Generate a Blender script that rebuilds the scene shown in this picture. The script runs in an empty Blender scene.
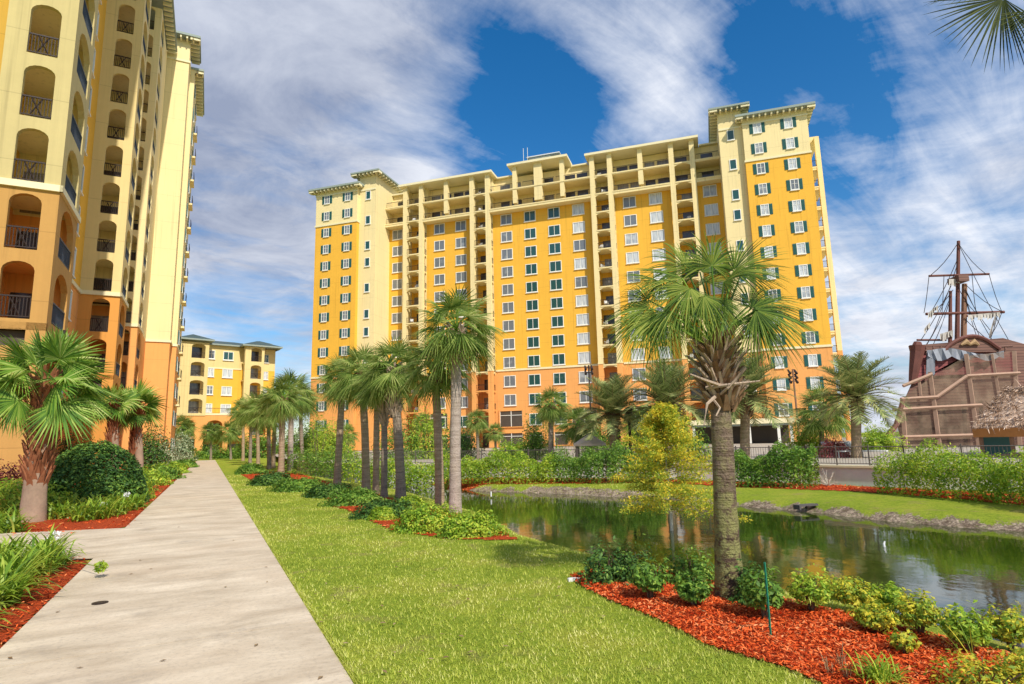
import bpy, math, random
import numpy as np
from mathutils import Vector, Matrix
R_ = math.radians
rng = np.random.default_rng(7)
random.seed(7)
scene = bpy.context.scene
COL = scene.collection

# ------------------------------------------------------------------ camera geometry
FPX = 605.0; CX, CY = 512.0, 342.0; HCAM = 1.6
PITCH = math.atan(98.5/FPX); ROLL = R_(1.32)
_F = np.array([0, math.cos(PITCH), math.sin(PITCH)])
_R = np.array([1.0, 0, 0]); _U = np.cross(_R, _F)
_R2 = _R*math.cos(ROLL) - _U*math.sin(ROLL)
_U2 = _U*math.cos(ROLL) + _R*math.sin(ROLL)
def ray(px, py): return _F + _R2*(px-CX)/FPX - _U2*(py-CY)/FPX
def G(px, py, z=0.0):
    d = ray(px, py); t = (z-HCAM)/d[2]
    return np.array([0, 0, HCAM]) + d*t
def D(px, py, Y):
    d = ray(px, py)
    return np.array([0, 0, HCAM]) + d*(Y/d[1])

# ------------------------------------------------------------------ object helpers
def empty(name, loc, label=None, cat=None, group=None, rz=0.0):
    o = bpy.data.objects.new(name, None); COL.objects.link(o)
    o.empty_display_size = 0.3
    o.location = Vector([float(v) for v in loc]); o.rotation_euler = (0, 0, rz)
    return tag(o, label, cat, group)
def tag(o, label=None, cat=None, group=None, kind=None):
    if label: o['label'] = label
    if cat: o['category'] = cat
    if group: o['group'] = group
    if kind: o['kind'] = kind
    return o
def link(name, mesh, parent=None, loc=(0, 0, 0), rz=0.0, sc=None):
    o = bpy.data.objects.new(name, mesh); COL.objects.link(o)
    o.location = Vector([float(v) for v in loc]); o.rotation_euler = (0, 0, rz)
    if sc is not None: o.scale = (sc, sc, sc) if not hasattr(sc, '__len__') else sc
    if parent is not None: o.parent = parent
    return o
def copy_tree(o, parent=None):
    c = o.copy(); COL.objects.link(c)
    if parent is not None: c.parent = parent
    for ch in list(o.children): copy_tree(ch, c)
    return c

class MB:
    """collects faces; rot/org map local points into the mesh's own space"""
    def __init__(s, org=(0, 0, 0), rz=0.0):
        s.v = []; s.f = []; s.m = []; s.org = np.array(org, float); s.c = math.cos(rz); s.s = math.sin(rz)
    def pt(s, p):
        x, y, z = p
        s.v.append((s.org[0]+x*s.c-y*s.s, s.org[1]+x*s.s+y*s.c, s.org[2]+z)); return len(s.v)-1
    def face(s, pts, m=0):
        s.f.append([s.pt(p) for p in pts]); s.m.append(m)
    def box(s, x0, x1, y0, y1, z0, z1, m=0):
        i = [s.pt(p) for p in ((x0,y0,z0),(x1,y0,z0),(x1,y1,z0),(x0,y1,z0),(x0,y0,z1),(x1,y0,z1),(x1,y1,z1),(x0,y1,z1))]
        for q in ((0,3,2,1),(4,5,6,7),(0,1,5,4),(1,2,6,5),(2,3,7,6),(3,0,4,7)):
            s.f.append([i[k] for k in q]); s.m.append(m)
    def tube(s, pts, rad, seg=6, m=0, cap=True):
        pts = [np.array(p, float) for p in pts]
        n = len(pts)
        if not hasattr(rad, '__len__'): rad = [rad]*n
        rings = []
        for i, p in enumerate(pts):
            t = pts[min(i+1, n-1)] - pts[max(i-1, 0)]; t = t/(np.linalg.norm(t)+1e-9)
            a = np.array([0, 0, 1.0]) if abs(t[2]) < .9 else np.array([1.0, 0, 0])
            b = np.cross(t, a); b /= np.linalg.norm(b); c = np.cross(t, b)
            rings.append([s.pt(p + rad[i]*(math.cos(2*math.pi*k/seg)*b + math.sin(2*math.pi*k/seg)*c)) for k in range(seg)])
        for i in range(n-1):
            for k in range(seg):
                k2 = (k+1) % seg
                s.f.append([rings[i][k], rings[i+1][k], rings[i+1][k2], rings[i][k2]]); s.m.append(m)
        if cap:
            s.f.append(rings[0][:]); s.m.append(m); s.f.append(rings[-1][::-1]); s.m.append(m)
    def bar(s, a, b, w, m=0): s.tube([a, b], w/2*1.2, 4, m)
    def hip(s, x0, x1, y0, y1, z, h, m=0, over=0.0):
        x0 -= over; x1 += over; y0 -= over; y1 += over
        w, d = x1-x0, y1-y0; k = min(w, d)/2
        if w >= d: a, b = (x0+k, (y0+y1)/2, z+h), (x1-k, (y0+y1)/2, z+h)
        else: a, b = ((x0+x1)/2, y0+k, z+h), ((x0+x1)/2, y1-k, z+h)
        p = [(x0,y0,z),(x1,y0,z),(x1,y1,z),(x0,y1,z)]
        if w >= d:
            s.face([p[0],p[1],b,a],m); s.face([p[1],p[2],b],m); s.face([p[2],p[3],a,b],m); s.face([p[3],p[0],a],m)
        else:
            s.face([p[0],p[1],a],m); s.face([p[1],p[2],b,a],m); s.face([p[2],p[3],b],m); s.face([p[3],p[0],a,b],m)
        s.face([p[0],p[3],p[2],p[1]],m)
    def arch(s, x0, x1, z0, z1, o0, o1, oz, sp, tp, y, th, m=0, seg=8):
        """wall panel at y..y+th with an arched opening o0..o1, sill oz, spring sp, crown tp"""
        if oz > z0 + 1e-6: s.box(o0, o1, y, y+th, z0, oz, m)
        s.box(x0, o0, y, y+th, z0, z1, m); s.box(o1, x1, y, y+th, z0, z1, m)
        c = (o0+o1)/2; hw = (o1-o0)/2
        pr = [(c-hw*math.cos(math.pi*k/seg), sp+(tp-sp)*math.sin(math.pi*k/seg)) for k in range(seg+1)]
        for (a, za), (b, zb) in zip(pr[:-1], pr[1:]):
            s.face([(a,y,za),(b,y,zb),(b,y,z1),(a,y,z1)], m)
            s.face([(a,y,za),(a,y+th,za),(b,y+th,zb),(b,y,zb)], m)
            s.face([(b,y+th,zb),(a,y+th,za),(a,y+th,z1),(b,y+th,z1)], m)
        s.face([(o0,y,z1),(o1,y,z1),(o1,y+th,z1),(o0,y+th,z1)], m)
    def mesh(s, name, mats, smooth=False):
        me = bpy.data.meshes.new(name); me.from_pydata(s.v, [], s.f)
        if not isinstance(mats, (list, tuple)): mats = [mats]
        for mt in mats: me.materials.append(mt)
        if len(mats) > 1: me.polygons.foreach_set('material_index', s.m)
        if smooth: me.polygons.foreach_set('use_smooth', [True]*len(me.polygons))
        me.update(); return me
    def build(s, name, mats, parent=None, smooth=False, loc=(0, 0, 0), rz=0.0):
        return link(name, s.mesh(name, mats, smooth), parent, loc, rz)

def quads_mesh(name, V, mats, k=4, mi=None, smooth=False):
    """V: (n,k,3) array of separate polygons"""
    n = V.shape[0]; me = bpy.data.meshes.new(name)
    me.vertices.add(n*k); me.vertices.foreach_set('co', V.reshape(-1).astype(np.float32))
    me.loops.add(n*k); me.loops.foreach_set('vertex_index', np.arange(n*k, dtype=np.int32))
    me.polygons.add(n); me.polygons.foreach_set('loop_start', np.arange(0, n*k, k, dtype=np.int32))
    me.polygons.foreach_set('loop_total', np.full(n, k, dtype=np.int32))
    if not isinstance(mats, (list, tuple)): mats = [mats]
    for mt in mats: me.materials.append(mt)
    if mi is not None: me.polygons.foreach_set('material_index', np.asarray(mi, dtype=np.int32))
    me.update(calc_edges=True); return me
def unit(a): return a/(np.linalg.norm(a, axis=-1, keepdims=True)+1e-9)
def leaf_quads(P, Nrm, size, aspect=0.45, jitter=0.7, r=None):
    """diamond leaves at P whose faces look roughly along Nrm"""
    r = r or rng; n = len(P)
    nn = unit(Nrm + jitter*r.normal(size=(n, 3)))
    t = unit(np.cross(nn, r.normal(size=(n, 3)))); b = np.cross(nn, t)
    L = (size*(0.6+0.8*r.random(n)))[:, None] if not hasattr(size, '__len__') else (size*(0.6+0.8*r.random(n)))[:, None]
    W = L*aspect
    return np.stack([P - t*L*.5, P + b*W*.5 + nn*L*.08, P + t*L*.5, P - b*W*.5 + nn*L*.08], axis=1)

# ------------------------------------------------------------------ materials
class NT:
    def __init__(s, nt): s.nt = nt; s.n = nt.nodes; s.l = nt.links
    def new(s, t, **kw):
        x = s.n.new(t)
        for k, v in kw.items():
            if k.startswith('i_'):
                key = k[2:]; key = int(key) if key.isdigit() else key.replace('_', ' ')
                s.put(x.inputs[key], v)
            else: setattr(x, k, v)
        return x
    def put(s, inp, v):
        if isinstance(v, bpy.types.NodeSocket): s.l.new(v, inp)
        elif isinstance(v, bpy.types.Node): s.l.new(v.outputs[0], inp)
        else:
            if hasattr(v, '__len__') and len(v) == 3 and inp.type == 'RGBA': v = (*v, 1)
            inp.default_value = v
    def math(s, op, a, b=None, c=None, clamp=False):
        x = s.new('ShaderNodeMath', operation=op); x.use_clamp = clamp; s.put(x.inputs[0], a)
        if b is not None: s.put(x.inputs[1], b)
        if c is not None: s.put(x.inputs[2], c)
        return x.outputs[0]
    def vmath(s, op, a, b=None, out=0):
        x = s.new('ShaderNodeVectorMath', operation=op); s.put(x.inputs[0], a)
        if b is not None: s.put(x.inputs[1], b)
        return x.outputs[out]
    def mix(s, f, a, b, bt='MIX'):
        x = s.new('ShaderNodeMix', data_type='RGBA', blend_type=bt); x.clamp_factor = True
        s.put(x.inputs[0], f); s.put(x.inputs[6], a); s.put(x.inputs[7], b); return x.outputs[2]
    def noise(s, vec, scale, detail=4, rough=.5, dist=0.0, out=0):
        x = s.new('ShaderNodeTexNoise'); x.inputs['Scale'].default_value = scale
        x.inputs['Detail'].default_value = detail; x.inputs['Roughness'].default_value = rough
        x.inputs['Distortion'].default_value = dist
        if vec is not None: s.put(x.inputs['Vector'], vec)
        return x.outputs[out]
    def remap(s, v, a, b, c=0., d=1.):
        x = s.new('ShaderNodeMapRange'); s.put(x.inputs[0], v)
        for i, q in enumerate((a, b, c, d)): s.put(x.inputs[i+1], q)
        return x.outputs[0]
def mat(name):
    m = bpy.data.materials.new(name); m.use_nodes = True; m.node_tree.nodes.clear()
    t = NT(m.node_tree); out = t.new('ShaderNodeOutputMaterial'); return m, t, out
GAIN = {'shrub_leaf': 1.55, 'dark_shrub_leaf': 1.7, 'lime_shrub_leaf': 1.35, 'yellow_tipped_leaf': 1.35, 'young_cypress_needles': 1.45, 'silver_leaf': 1.1, 'strap_leaf': 1.4, 'lawn_blades': 1.24, 'date_leaf': 1.15, 'red_mulch_chips': 1.4, 'fan_leaf': 1.1}
def surf(name, col, rough=.7, var=.12, scale=1.5, streak=0., bump=0., bscale=40, metal=0., spec=.3, score=0.):
    m, t, out = mat(name)
    g = t.new('ShaderNodeNewGeometry')
    pos = g.outputs['Position']
    n1 = t.noise(pos, scale, 5, .6)
    n2 = t.noise(pos, scale*9, 3, .6)
    f = t.math('ADD', t.math('MULTIPLY', n1, .65), t.math('MULTIPLY', n2, .35))
    if streak:
        st = t.vmath('MULTIPLY', pos, (3.0, 3.0, .12))
        f = t.math('ADD', t.math('MULTIPLY', f, 1-streak), t.math('MULTIPLY', t.noise(st, 1.3, 4, .6), streak))
    v = t.remap(f, .3, .7, 1-var, 1+var*.6)
    if score:
        sp = t.new('ShaderNodeSeparateXYZ'); t.put(sp.inputs[0], pos)
        fr = t.math('FRACT', t.math('DIVIDE', t.math('ADD', sp.outputs[2], 1.2), score))
        v = t.math('MULTIPLY', v, t.remap(fr, .010, .016, .80, 1.0))
        dr = t.noise(t.vmath('MULTIPLY', pos, (5., 5., .10)), 1.0, 3, .6)
        v = t.math('MULTIPLY', v, t.remap(dr, .56, .72, 1.0, .82))
    c = t.vmath('SCALE', (*col,)); c.node.inputs[0].default_value = col; t.put(c.node.inputs['Scale'], v)
    b = t.new('ShaderNodeBsdfPrincipled'); t.put(b.inputs['Base Color'], c)
    b.inputs['Roughness'].default_value = rough; b.inputs['Metallic'].default_value = metal
    b.inputs['Specular IOR Level'].default_value = spec
    if bump:
        bp = t.new('ShaderNodeBump'); bp.inputs['Strength'].default_value = bump; bp.inputs['Distance'].default_value = .02
        t.put(bp.inputs['Height'], t.noise(pos, bscale, 4, .6)); t.put(b.inputs['Normal'], bp)
    t.l.new(b.outputs[0], out.inputs[0]); return m
def foliage(name, cols, trans=.3, clump=1.2, rough=.55, gloss=.25, gain=1.0):
    gain *= GAIN.get(name, 1.0); cols = [tuple(min(.85, q*gain) for q in c) for c in cols]
    """cols: dark, mid, light[, accent]; each leaf is its own island"""
    m, t, out = mat(name)
    g = t.new('ShaderNodeNewGeometry'); tc = t.new('ShaderNodeTexCoord')
    n = t.noise(tc.outputs['Object'], clump, 3, .6)
    f = t.math('ADD', t.math('MULTIPLY', g.outputs['Random Per Island'], .62), t.math('MULTIPLY', t.remap(n, .3, .7), .42))
    r = t.new('ShaderNodeValToRGB'); t.put(r.inputs[0], f)
    e = r.color_ramp.elements; k = len(cols)
    while len(e) < k: e.new(.5)
    for i, c in enumerate(cols): e[i].position = .08 + .84*i/(k-1); e[i].color = (*c, 1)
    b = t.new('ShaderNodeBsdfPrincipled'); t.put(b.inputs['Base Color'], r.outputs[0])
    b.inputs['Roughness'].default_value = rough; b.inputs['Specular IOR Level'].default_value = gloss
    tr = t.new('ShaderNodeBsdfTranslucent')
    hs = t.new('ShaderNodeHueSaturation'); hs.inputs['Value'].default_value = 1.5; hs.inputs['Hue'].default_value = .485; t.put(hs.inputs['Color'], r.outputs[0]); t.put(tr.inputs[0], hs)
    mx = t.new('ShaderNodeMixShader'); mx.inputs[0].default_value = trans
    t.l.new(b.outputs[0], mx.inputs[1]); t.l.new(tr.outputs[0], mx.inputs[2]); t.l.new(mx.outputs[0], out.inputs[0]); return m

M = {}
M['yellow'] = surf('yellow_stucco', (.86, .47, .055), .85, .10, .25, .35, score=2.93, bump=.25, bscale=14)
M['orange'] = surf('orange_stucco', (.83, .385, .115), .85, .10, .25, .35, score=2.93, bump=.25, bscale=14)
M['cream'] = surf('cream_stucco', (.85, .70, .36), .85, .08, .25, .35, score=2.93, bump=.25, bscale=14)
M['cream_shade'] = surf('shaded_cream_stucco', (.56, .46, .21), .88, .14, .3, .4, score=2.93, bump=.25, bscale=14)  # cream darkened to paint shade onto the near balcony block, with streaks
M['orange_shade'] = surf('shaded_orange_stucco', (.52, .29, .085), .88, .14, .3, .4, score=2.93, bump=.25, bscale=14)  # orange of the near block, its shade put into the colour
M['cream_m'] = surf('soft_cream_stucco', (.76, .60, .27), .88, .10, .3, .4, score=2.93, bump=.25, bscale=14)  # part shade painted in on the middle block; plain cream on the far building
M['orange_half_shade'] = surf('half_shaded_orange_stucco', (.70, .32, .07), .88, .10, .3, .4, score=2.93, bump=.25, bscale=14)  # orange dimmed as part shade on the middle balcony block
M['trim'] = surf('cream_trim', (.82, .74, .47), .8, .06, .5)
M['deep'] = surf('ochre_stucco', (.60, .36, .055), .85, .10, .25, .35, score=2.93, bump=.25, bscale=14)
M['roof'] = surf('green_grey_roof', (.06, .095, .095), .6, .2, .8)
M['soffit'] = surf('soffit_paint', (.30, .35, .31), .8, .06, .8)
M['wframe'] = surf('white_window_paint', (.80, .79, .72), .6, .04, 2)
M['shutter'] = surf('green_shutter_paint', (.03, .13, .12), .5, .1, 2)
M['rail'] = surf('dark_iron', (.035, .022, .018), .5, .1, 5)
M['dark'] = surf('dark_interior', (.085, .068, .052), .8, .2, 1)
M['slate'] = surf('blue_grey_metal', (.05, .07, .10), .5, .2, 5)
def glass(name, col, curt, share=.5):
    m, t, out = mat(name)
    oi = t.new('ShaderNodeObjectInfo'); tc = t.new('ShaderNodeTexCoord')
    rnd = oi.outputs['Random']
    p = t.vmath('ADD', t.vmath('MULTIPLY', tc.outputs['Object'], (9, 9, .6)), t.vmath('SCALE', (7., 3., 5.)))
    n = t.noise(p, 1.2, 3, .6)
    up = t.remap(n, .3, .7, .55, 1.1)
    c = t.vmath('SCALE', curt); c.node.inputs[0].default_value = curt; t.put(c.node.inputs['Scale'], up)
    f = t.remap(t.math('ADD', t.math('MULTIPLY', rnd, 1.), t.math('MULTIPLY', t.noise(tc.outputs['Object'], 1.1, 1), .25)), share, share+.16)
    col2 = t.mix(f, c, col)
    b = t.new('ShaderNodeBsdfPrincipled'); t.put(b.inputs['Base Color'], col2)
    b.inputs['Roughness'].default_value = .18; b.inputs['Specular IOR Level'].default_value = .8
    t.l.new(b.outputs[0], out.inputs[0]); return m
M['curtain'] = glass('curtained_glass', (.16, .18, .20), (.66, .70, .72), .66)
M['teal'] = glass('teal_glass', (.015, .075, .07), (.30, .36, .35), .0)
M['door'] = glass('balcony_door_glass', (.03, .028, .03), (.28, .26, .22), .35)
M['fence'] = surf('bronze_fence_paint', (.13, .11, .095), .6, .1, 3)
M['concrete_wall'] = surf('retaining_wall_concrete', (.72, .70, .65), .85, .2, 1.2, .4, .3)
M['deck'] = surf('deck_paving', (.42, .37, .30), .8, .15, .8)
M['wood'] = surf('weathered_wood', (.28, .15, .09), .75, .25, 2, .2)
M['darkwood'] = surf('dark_red_wood', (.16, .06, .045), .7, .3, 2)
M['white'] = surf('white_plastic', (.75, .75, .73), .5, .04, 3)
M['pinkish'] = surf('pale_scaffold_wood', (.42, .27, .19), .75, .2, 3)
M['stem'] = surf('shrub_bark', (.16, .11, .07), .85, .3, 12)
M['palebark'] = surf('pale_bark', (.62, .57, .47), .85, .35, 14, 0, .4)
M['f_sabal'] = foliage('sabal_leaf', [(.016, .040, .008), (.060, .120, .018), (.17, .25, .035), (.38, .42, .09)], .30, 1.5, .6, .12)
M['f_sabal2'] = foliage('bank_palm_leaf', [(.045, .095, .020), (.13, .22, .040), (.27, .36, .08), (.50, .54, .20)], .35, 1.5, .6, .12)
M['f_olive'] = foliage('shaded_olive_leaf', [(.010, .018, .006), (.026, .042, .010), (.06, .08, .018), (.12, .13, .03)], .12, 1.5, .6, .1)  # dark greens paint in the shaded underside of the corner fronds
M['f_fan'] = foliage('fan_leaf', [(.030, .090, .014), (.095, .21, .028), (.22, .36, .045), (.50, .56, .20)], .28, .9)
M['f_date'] = foliage('date_leaf', [(.07, .09, .03), (.15, .20, .06), (.28, .33, .12), (.50, .46, .18)], .2, .6)
M['f_dead'] = foliage('dry_frond', [(.14, .08, .035), (.28, .18, .085), (.42, .31, .17)], .1, 2)
M['f_shrub'] = foliage('shrub_leaf', [(.020, .058, .010), (.055, .125, .016), (.12, .22, .03), (.24, .33, .05)], .28, 1.5)
M['f_dark'] = foliage('dark_shrub_leaf', [(.010, .030, .008), (.022, .060, .012), (.05, .11, .02), (.14, .22, .03)], .2, 1.2)
M['f_lime'] = foliage('lime_shrub_leaf', [(.06, .13, .012), (.14, .25, .02), (.27, .38, .035), (.48, .48, .06)], .32, 1.5)
M['f_yellow'] = foliage('yellow_tipped_leaf', [(.05, .11, .012), (.16, .26, .025), (.44, .40, .035), (.70, .55, .05)], .3, 2.5)
M['f_cypress'] = foliage('young_cypress_needles', [(.07, .14, .016), (.20, .28, .028), (.44, .40, .035), (.68, .42, .035)], .35, 2.6)
M['f_silver'] = foliage('silver_leaf', [(.07, .11, .05), (.18, .25, .12), (.38, .45, .28), (.60, .62, .42)], .25, 1.2)
M['f_lily'] = foliage('strap_leaf', [(.028, .08, .012), (.08, .17, .022), (.17, .28, .035), (.34, .40, .07)], .3, 1.2, .4, .4)
M['f_lily2'] = foliage('bright_strap_leaf', [(.06, .15, .014), (.15, .28, .025), (.29, .43, .04), (.50, .56, .10)], .35, 1.2, .4, .4)
M['f_grass'] = foliage('lawn_blades', [(.13, .20, .020), (.29, .35, .040), (.45, .47, .08), (.74, .66, .28)], .35, .55)
M['f_maroon'] = foliage('maroon_leaf', [(.03, .008, .01), (.09, .015, .018), (.2, .03, .03)], .2, 1.2)
M['f_pink'] = foliage('pink_bloom', [(.10, .16, .03), (.62, .14, .16), (.80, .34, .30)], .2, 1.2)
M['f_fallen'] = foliage('thatch_straw', [(.13, .075, .045), (.34, .22, .14), (.60, .44, .32), (.78, .64, .52)], .05, 1.2)
M['mulch_chip'] = foliage('red_mulch_chips', [(.10, .014, .006), (.42, .055, .012), (.66, .11, .022), (.74, .26, .11)], .05, 2.0, .8, .1)
# ------------------------------------------------------------------ terrain and pond
FARP = [(-15.2, 48.7), (-12.4, 45.0), (-7.2, 38.4), (-3.7, 30.9), (-2.0, 27.9), (0.2, 26.3), (2.1, 25.1), (3.5, 23.7), (5.7, 21.6), (7.0, 19.4), (8.1, 17.7), (8.4, 17.2), (8.9, 15.9), (9.9, 14.5), (10.8, 13.5), (12.6, 12.2), (18, 9), (34, 3)]
NEARP = [(30, -8), (20, -5), (7.0, .8), (5.0, 4.7), (4.7, 5.6), (4.35, 6.3), (3.65, 7.3), (1.75, 9.9), (.5, 12.3), (-.6, 16.4), (-3.3, 22.6), (-6.7, 28.0), (-11.5, 36.5), (-13.2, 41.2)]
FARP = [(x*.8636, y*.8636) for x, y in FARP]
POND = np.array(FARP+NEARP, float); NFAR = len(FARP)
def seg_dist(X, Y, poly, closed=True):
    best = np.full(X.shape, 1e9); idx = np.zeros(X.shape, int); n = len(poly)
    for i in range(n if closed else n-1):
        a = poly[i]; b = poly[(i+1) % n]; d = b-a; L = d@d
        t = np.clip(((X-a[0])*d[0]+(Y-a[1])*d[1])/L, 0, 1)
        e = np.hypot(X-a[0]-t*d[0], Y-a[1]-t*d[1]); k = e < best
        best = np.where(k, e, best); idx = np.where(k, i, idx)
    return best, idx
def inside(X, Y, poly):
    poly = np.asarray(poly, float); r = np.zeros(X.shape, bool); n = len(poly)
    for i in range(n):
        x1, y1 = poly[i]; x2, y2 = poly[(i+1) % n]
        c = ((y1 > Y) != (y2 > Y)) & (X < (x2-x1)*(Y-y1)/((y2-y1) if y2 != y1 else 1e-9)+x1)
        r ^= c
    return r
def terrain(X, Y):
    X = np.asarray(X, float); Y = np.asarray(Y, float)
    d, idx = seg_dist(X, Y, POND); ins = inside(X, Y, POND)
    far = idx < NFAR-1
    def ss(a): a = np.clip(a, 0, 1); return a*a*(3-2*a)
    wob = .10*np.sin(X*2.1+Y*1.3)+.07*np.sin(X*5.3-Y*3.1)
    zn = -.36+.36*ss((d+.05)/1.4)
    zf = -.36+.27*ss((d+.05+wob*.4)/(.7))+.09*ss((d-.7)/1.6)
    z = np.where(far, zf, zn)
    z = np.where(ins, -.36-.55*ss(d/1.8), z)
    dirt = np.where(far & ~ins, ss((.62+wob*1.5-d)/.2), np.where(ins, 1., ss((.12-d)/.1)))
    return z, dirt
def tz(x, y): return float(terrain(np.array([x]), np.array([y]))[0][0])
def GT(px, py):
    z = 0.
    for _ in range(12):
        p = G(px, py, z); z = .5*z+.5*tz(p[0], p[1])
    return np.array([p[0], p[1], tz(p[0], p[1])])

def axis(lo, hi, f0, f1, st):
    a = list(np.arange(f0, f1+1e-6, st)); s = st; x = f0
    while x > lo: s *= 1.35; x -= s; a.insert(0, x)
    s = st; x = f1
    while x < hi: s *= 1.35; x += s; a.append(x)
    return np.array(a)
xs = axis(-4000, 4000, -16, 18, .22); ys = axis(-600, 6000, 2, 40, .22)
GX, GY = np.meshgrid(xs, ys); GZ, GD = terrain(GX, GY)
nx, ny = len(xs), len(ys)
V = np.stack([GX.ravel(), GY.ravel(), GZ.ravel()], 1)
ii = np.arange(nx*ny).reshape(ny, nx)
Fq = np.stack([ii[:-1, :-1].ravel(), ii[:-1, 1:].ravel(), ii[1:, 1:].ravel(), ii[1:, :-1].ravel()], 1)
me = bpy.data.meshes.new('ground'); me.from_pydata(V.tolist(), [], Fq.tolist())
at = me.attributes.new('dirt', 'FLOAT', 'POINT'); at.data.foreach_set('value', GD.ravel().astype(np.float32))
me.polygons.foreach_set('use_smooth', [True]*len(me.polygons)); me.update()
m, t, out = mat('lawn_and_bank')
g = t.new('ShaderNodeNewGeometry'); pos = g.outputs['Position']
at = t.new('ShaderNodeAttribute', attribute_name='dirt')
n1 = t.noise(pos, .55, 5, .6); n2 = t.noise(pos, 14, 4, .65); n3 = t.noise(pos, 70, 3, .6)
f = t.math('ADD', t.math('MULTIPLY', n1, .45), t.math('MULTIPLY', n2, .55))
gr = t.mix(t.remap(f, .36, .64), (.20, .30, .025), (.44, .51, .05))
gr = t.mix(t.remap(n1, .50, .66, 0, .6), gr, (.46, .42, .07)); gr = t.mix(t.remap(t.noise(pos, 1.9, 4, .6), .56, .68, 0, .55), gr, (.40, .31, .13))
gr = t.mix(t.remap(n3, .3, .6, .45, 0), gr, (.05, .08, .012))
dr = t.mix(t.remap(t.noise(pos, 5.5, 7, .72), .38, .62), (.20, .14, .095), (.62, .50, .37)); dr = t.mix(t.remap(t.noise(pos, 22, 4, .7), .45, .6, .55, 0), dr, (.09, .065, .05))
dr = t.mix(t.remap(t.noise(pos, 9, 3, .6), .55, .7, 0, .5), dr, (.14, .2, .03))
ef = t.math('ADD', at.outputs['Fac'], t.remap(n2, .3, .7, -.35, .35))
c = t.mix(t.remap(ef, .42, .58), gr, dr)
b = t.new('ShaderNodeBsdfPrincipled'); t.put(b.inputs['Base Color'], c); b.inputs['Roughness'].default_value = .9; b.inputs['Specular IOR Level'].default_value = .1
bp = t.new('ShaderNodeBump'); bp.inputs['Strength'].default_value = .8; bp.inputs['Distance'].default_value = .05
t.put(bp.inputs['Height'], t.math('ADD', n2, n3)); t.put(b.inputs['Normal'], bp)
t.l.new(b.outputs[0], out.inputs[0])
me.materials.append(m)
tag(link('ground', me), kind='structure')

# pond water
m, t, out = mat('pond_water')
g = t.new('ShaderNodeNewGeometry'); pos = g.outputs['Position']
b = t.new('ShaderNodeBsdfPrincipled')
cw = t.mix(t.remap(t.noise(pos, .5, 3), .4, .65), (.014, .030, .003), (.032, .055, .005)); t.put(b.inputs['Base Color'], cw)
b.inputs['Roughness'].default_value = .05; b.inputs['IOR'].default_value = 1.75; b.inputs['Specular IOR Level'].default_value = .9
sv = t.vmath('MULTIPLY', pos, (1.0, .8, 1.0))
h = t.math('ADD', t.noise(sv, 1.6, 2, .5), t.math('MULTIPLY', t.noise(sv, 6, 3, .6), .28))
bp = t.new('ShaderNodeBump'); bp.inputs['Strength'].default_value = .085; bp.inputs['Distance'].default_value = .05
t.put(bp.inputs['Height'], h); t.put(b.inputs['Normal'], bp); t.l.new(b.outputs[0], out.inputs[0])
mb = MB(); mb.face([(x, y, -.3) for x, y in [(-22, 30), (-22, 55), (0, 40), (12, 26), (40, 10), (40, -14), (6, -14), (1, 5), (-8, 24)][::-1]])
tag(mb.build('pond_water', m), kind='structure')
# 
# ------------------------------------------------------------------ frames of the three buildings
AZ = R_(-26.6); Wd = np.array([math.sin(AZ), math.cos(AZ)]); Qd = np.array([math.cos(AZ), -math.sin(AZ)])
def WQ(w, q): p = Wd*w+Qd*q; return p[0], p[1]
def towq(x, y): return x*Wd[0]+y*Wd[1], x*Qd[0]+y*Qd[1]

# path
def edgeL(w): return -1.42 + .30*min(1, max(0, w-14)/60)
m, t, out = mat('path_concrete')
g = t.new('ShaderNodeNewGeometry'); tc = t.new('ShaderNodeTexCoord')
mp = t.new('ShaderNodeMapping'); mp.inputs['Rotation'].default_value = (0, 0, -AZ*-1); 
rot = t.new('ShaderNodeVectorRotate'); rot.rotation_type = 'Z_AXIS'; t.put(rot.inputs['Vector'], g.outputs['Position']); rot.inputs['Angle'].default_value = AZ
P = rot.outputs[0]
sx = t.vmath('MULTIPLY', P, (.55, 1.25, 1)); n1 = t.noise(sx, 1.5, 8, .68, .3); n2 = t.noise(P, 26, 4, .7); n3 = t.noise(P, .7, 3, .6)
c = t.mix(t.remap(n1, .34, .68), (.44, .355, .25), (.72, .615, .465))
c = t.mix(t.remap(n3, .45, .7, 0, .45), c, (.56, .44, .31))
c = t.mix(t.remap(n2, .28, .5, .35, 0), c, (.24, .20, .16)); c = t.mix(t.remap(t.noise(P, 1.3, 6, .7), .58, .70, 0, .38), c, (.27, .235, .20)); c = t.mix(t.remap(t.noise(P, 95, 2, .5), .68, .74, 0, .6), c, (.12, .10, .08))
lines = t.noise(t.vmath('MULTIPLY', P, (.30, 2.6, 1)), 1.1, 8, .75, .2)
c = t.mix(t.remap(lines, .58, .74, 0, .30), c, (.22, .19, .17))
b = t.new('ShaderNodeBsdfPrincipled'); t.put(b.inputs['Base Color'], c); b.inputs['Roughness'].default_value = .85; b.inputs['Specular IOR Level'].default_value = .2
bp = t.new('ShaderNodeBump'); bp.inputs['Strength'].default_value = .35; bp.inputs['Distance'].default_value = .01
t.put(bp.inputs['Height'], n2); t.put(b.inputs['Normal'], bp); t.l.new(b.outputs[0], out.inputs[0]); M['path'] = m
mb = MB(); w = -6.0; zt = .03
PATH_POLY = [WQ(-6, -1.42), WQ(-6, .93), WQ(86, 1.0), WQ(86, -1.12)]
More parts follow.
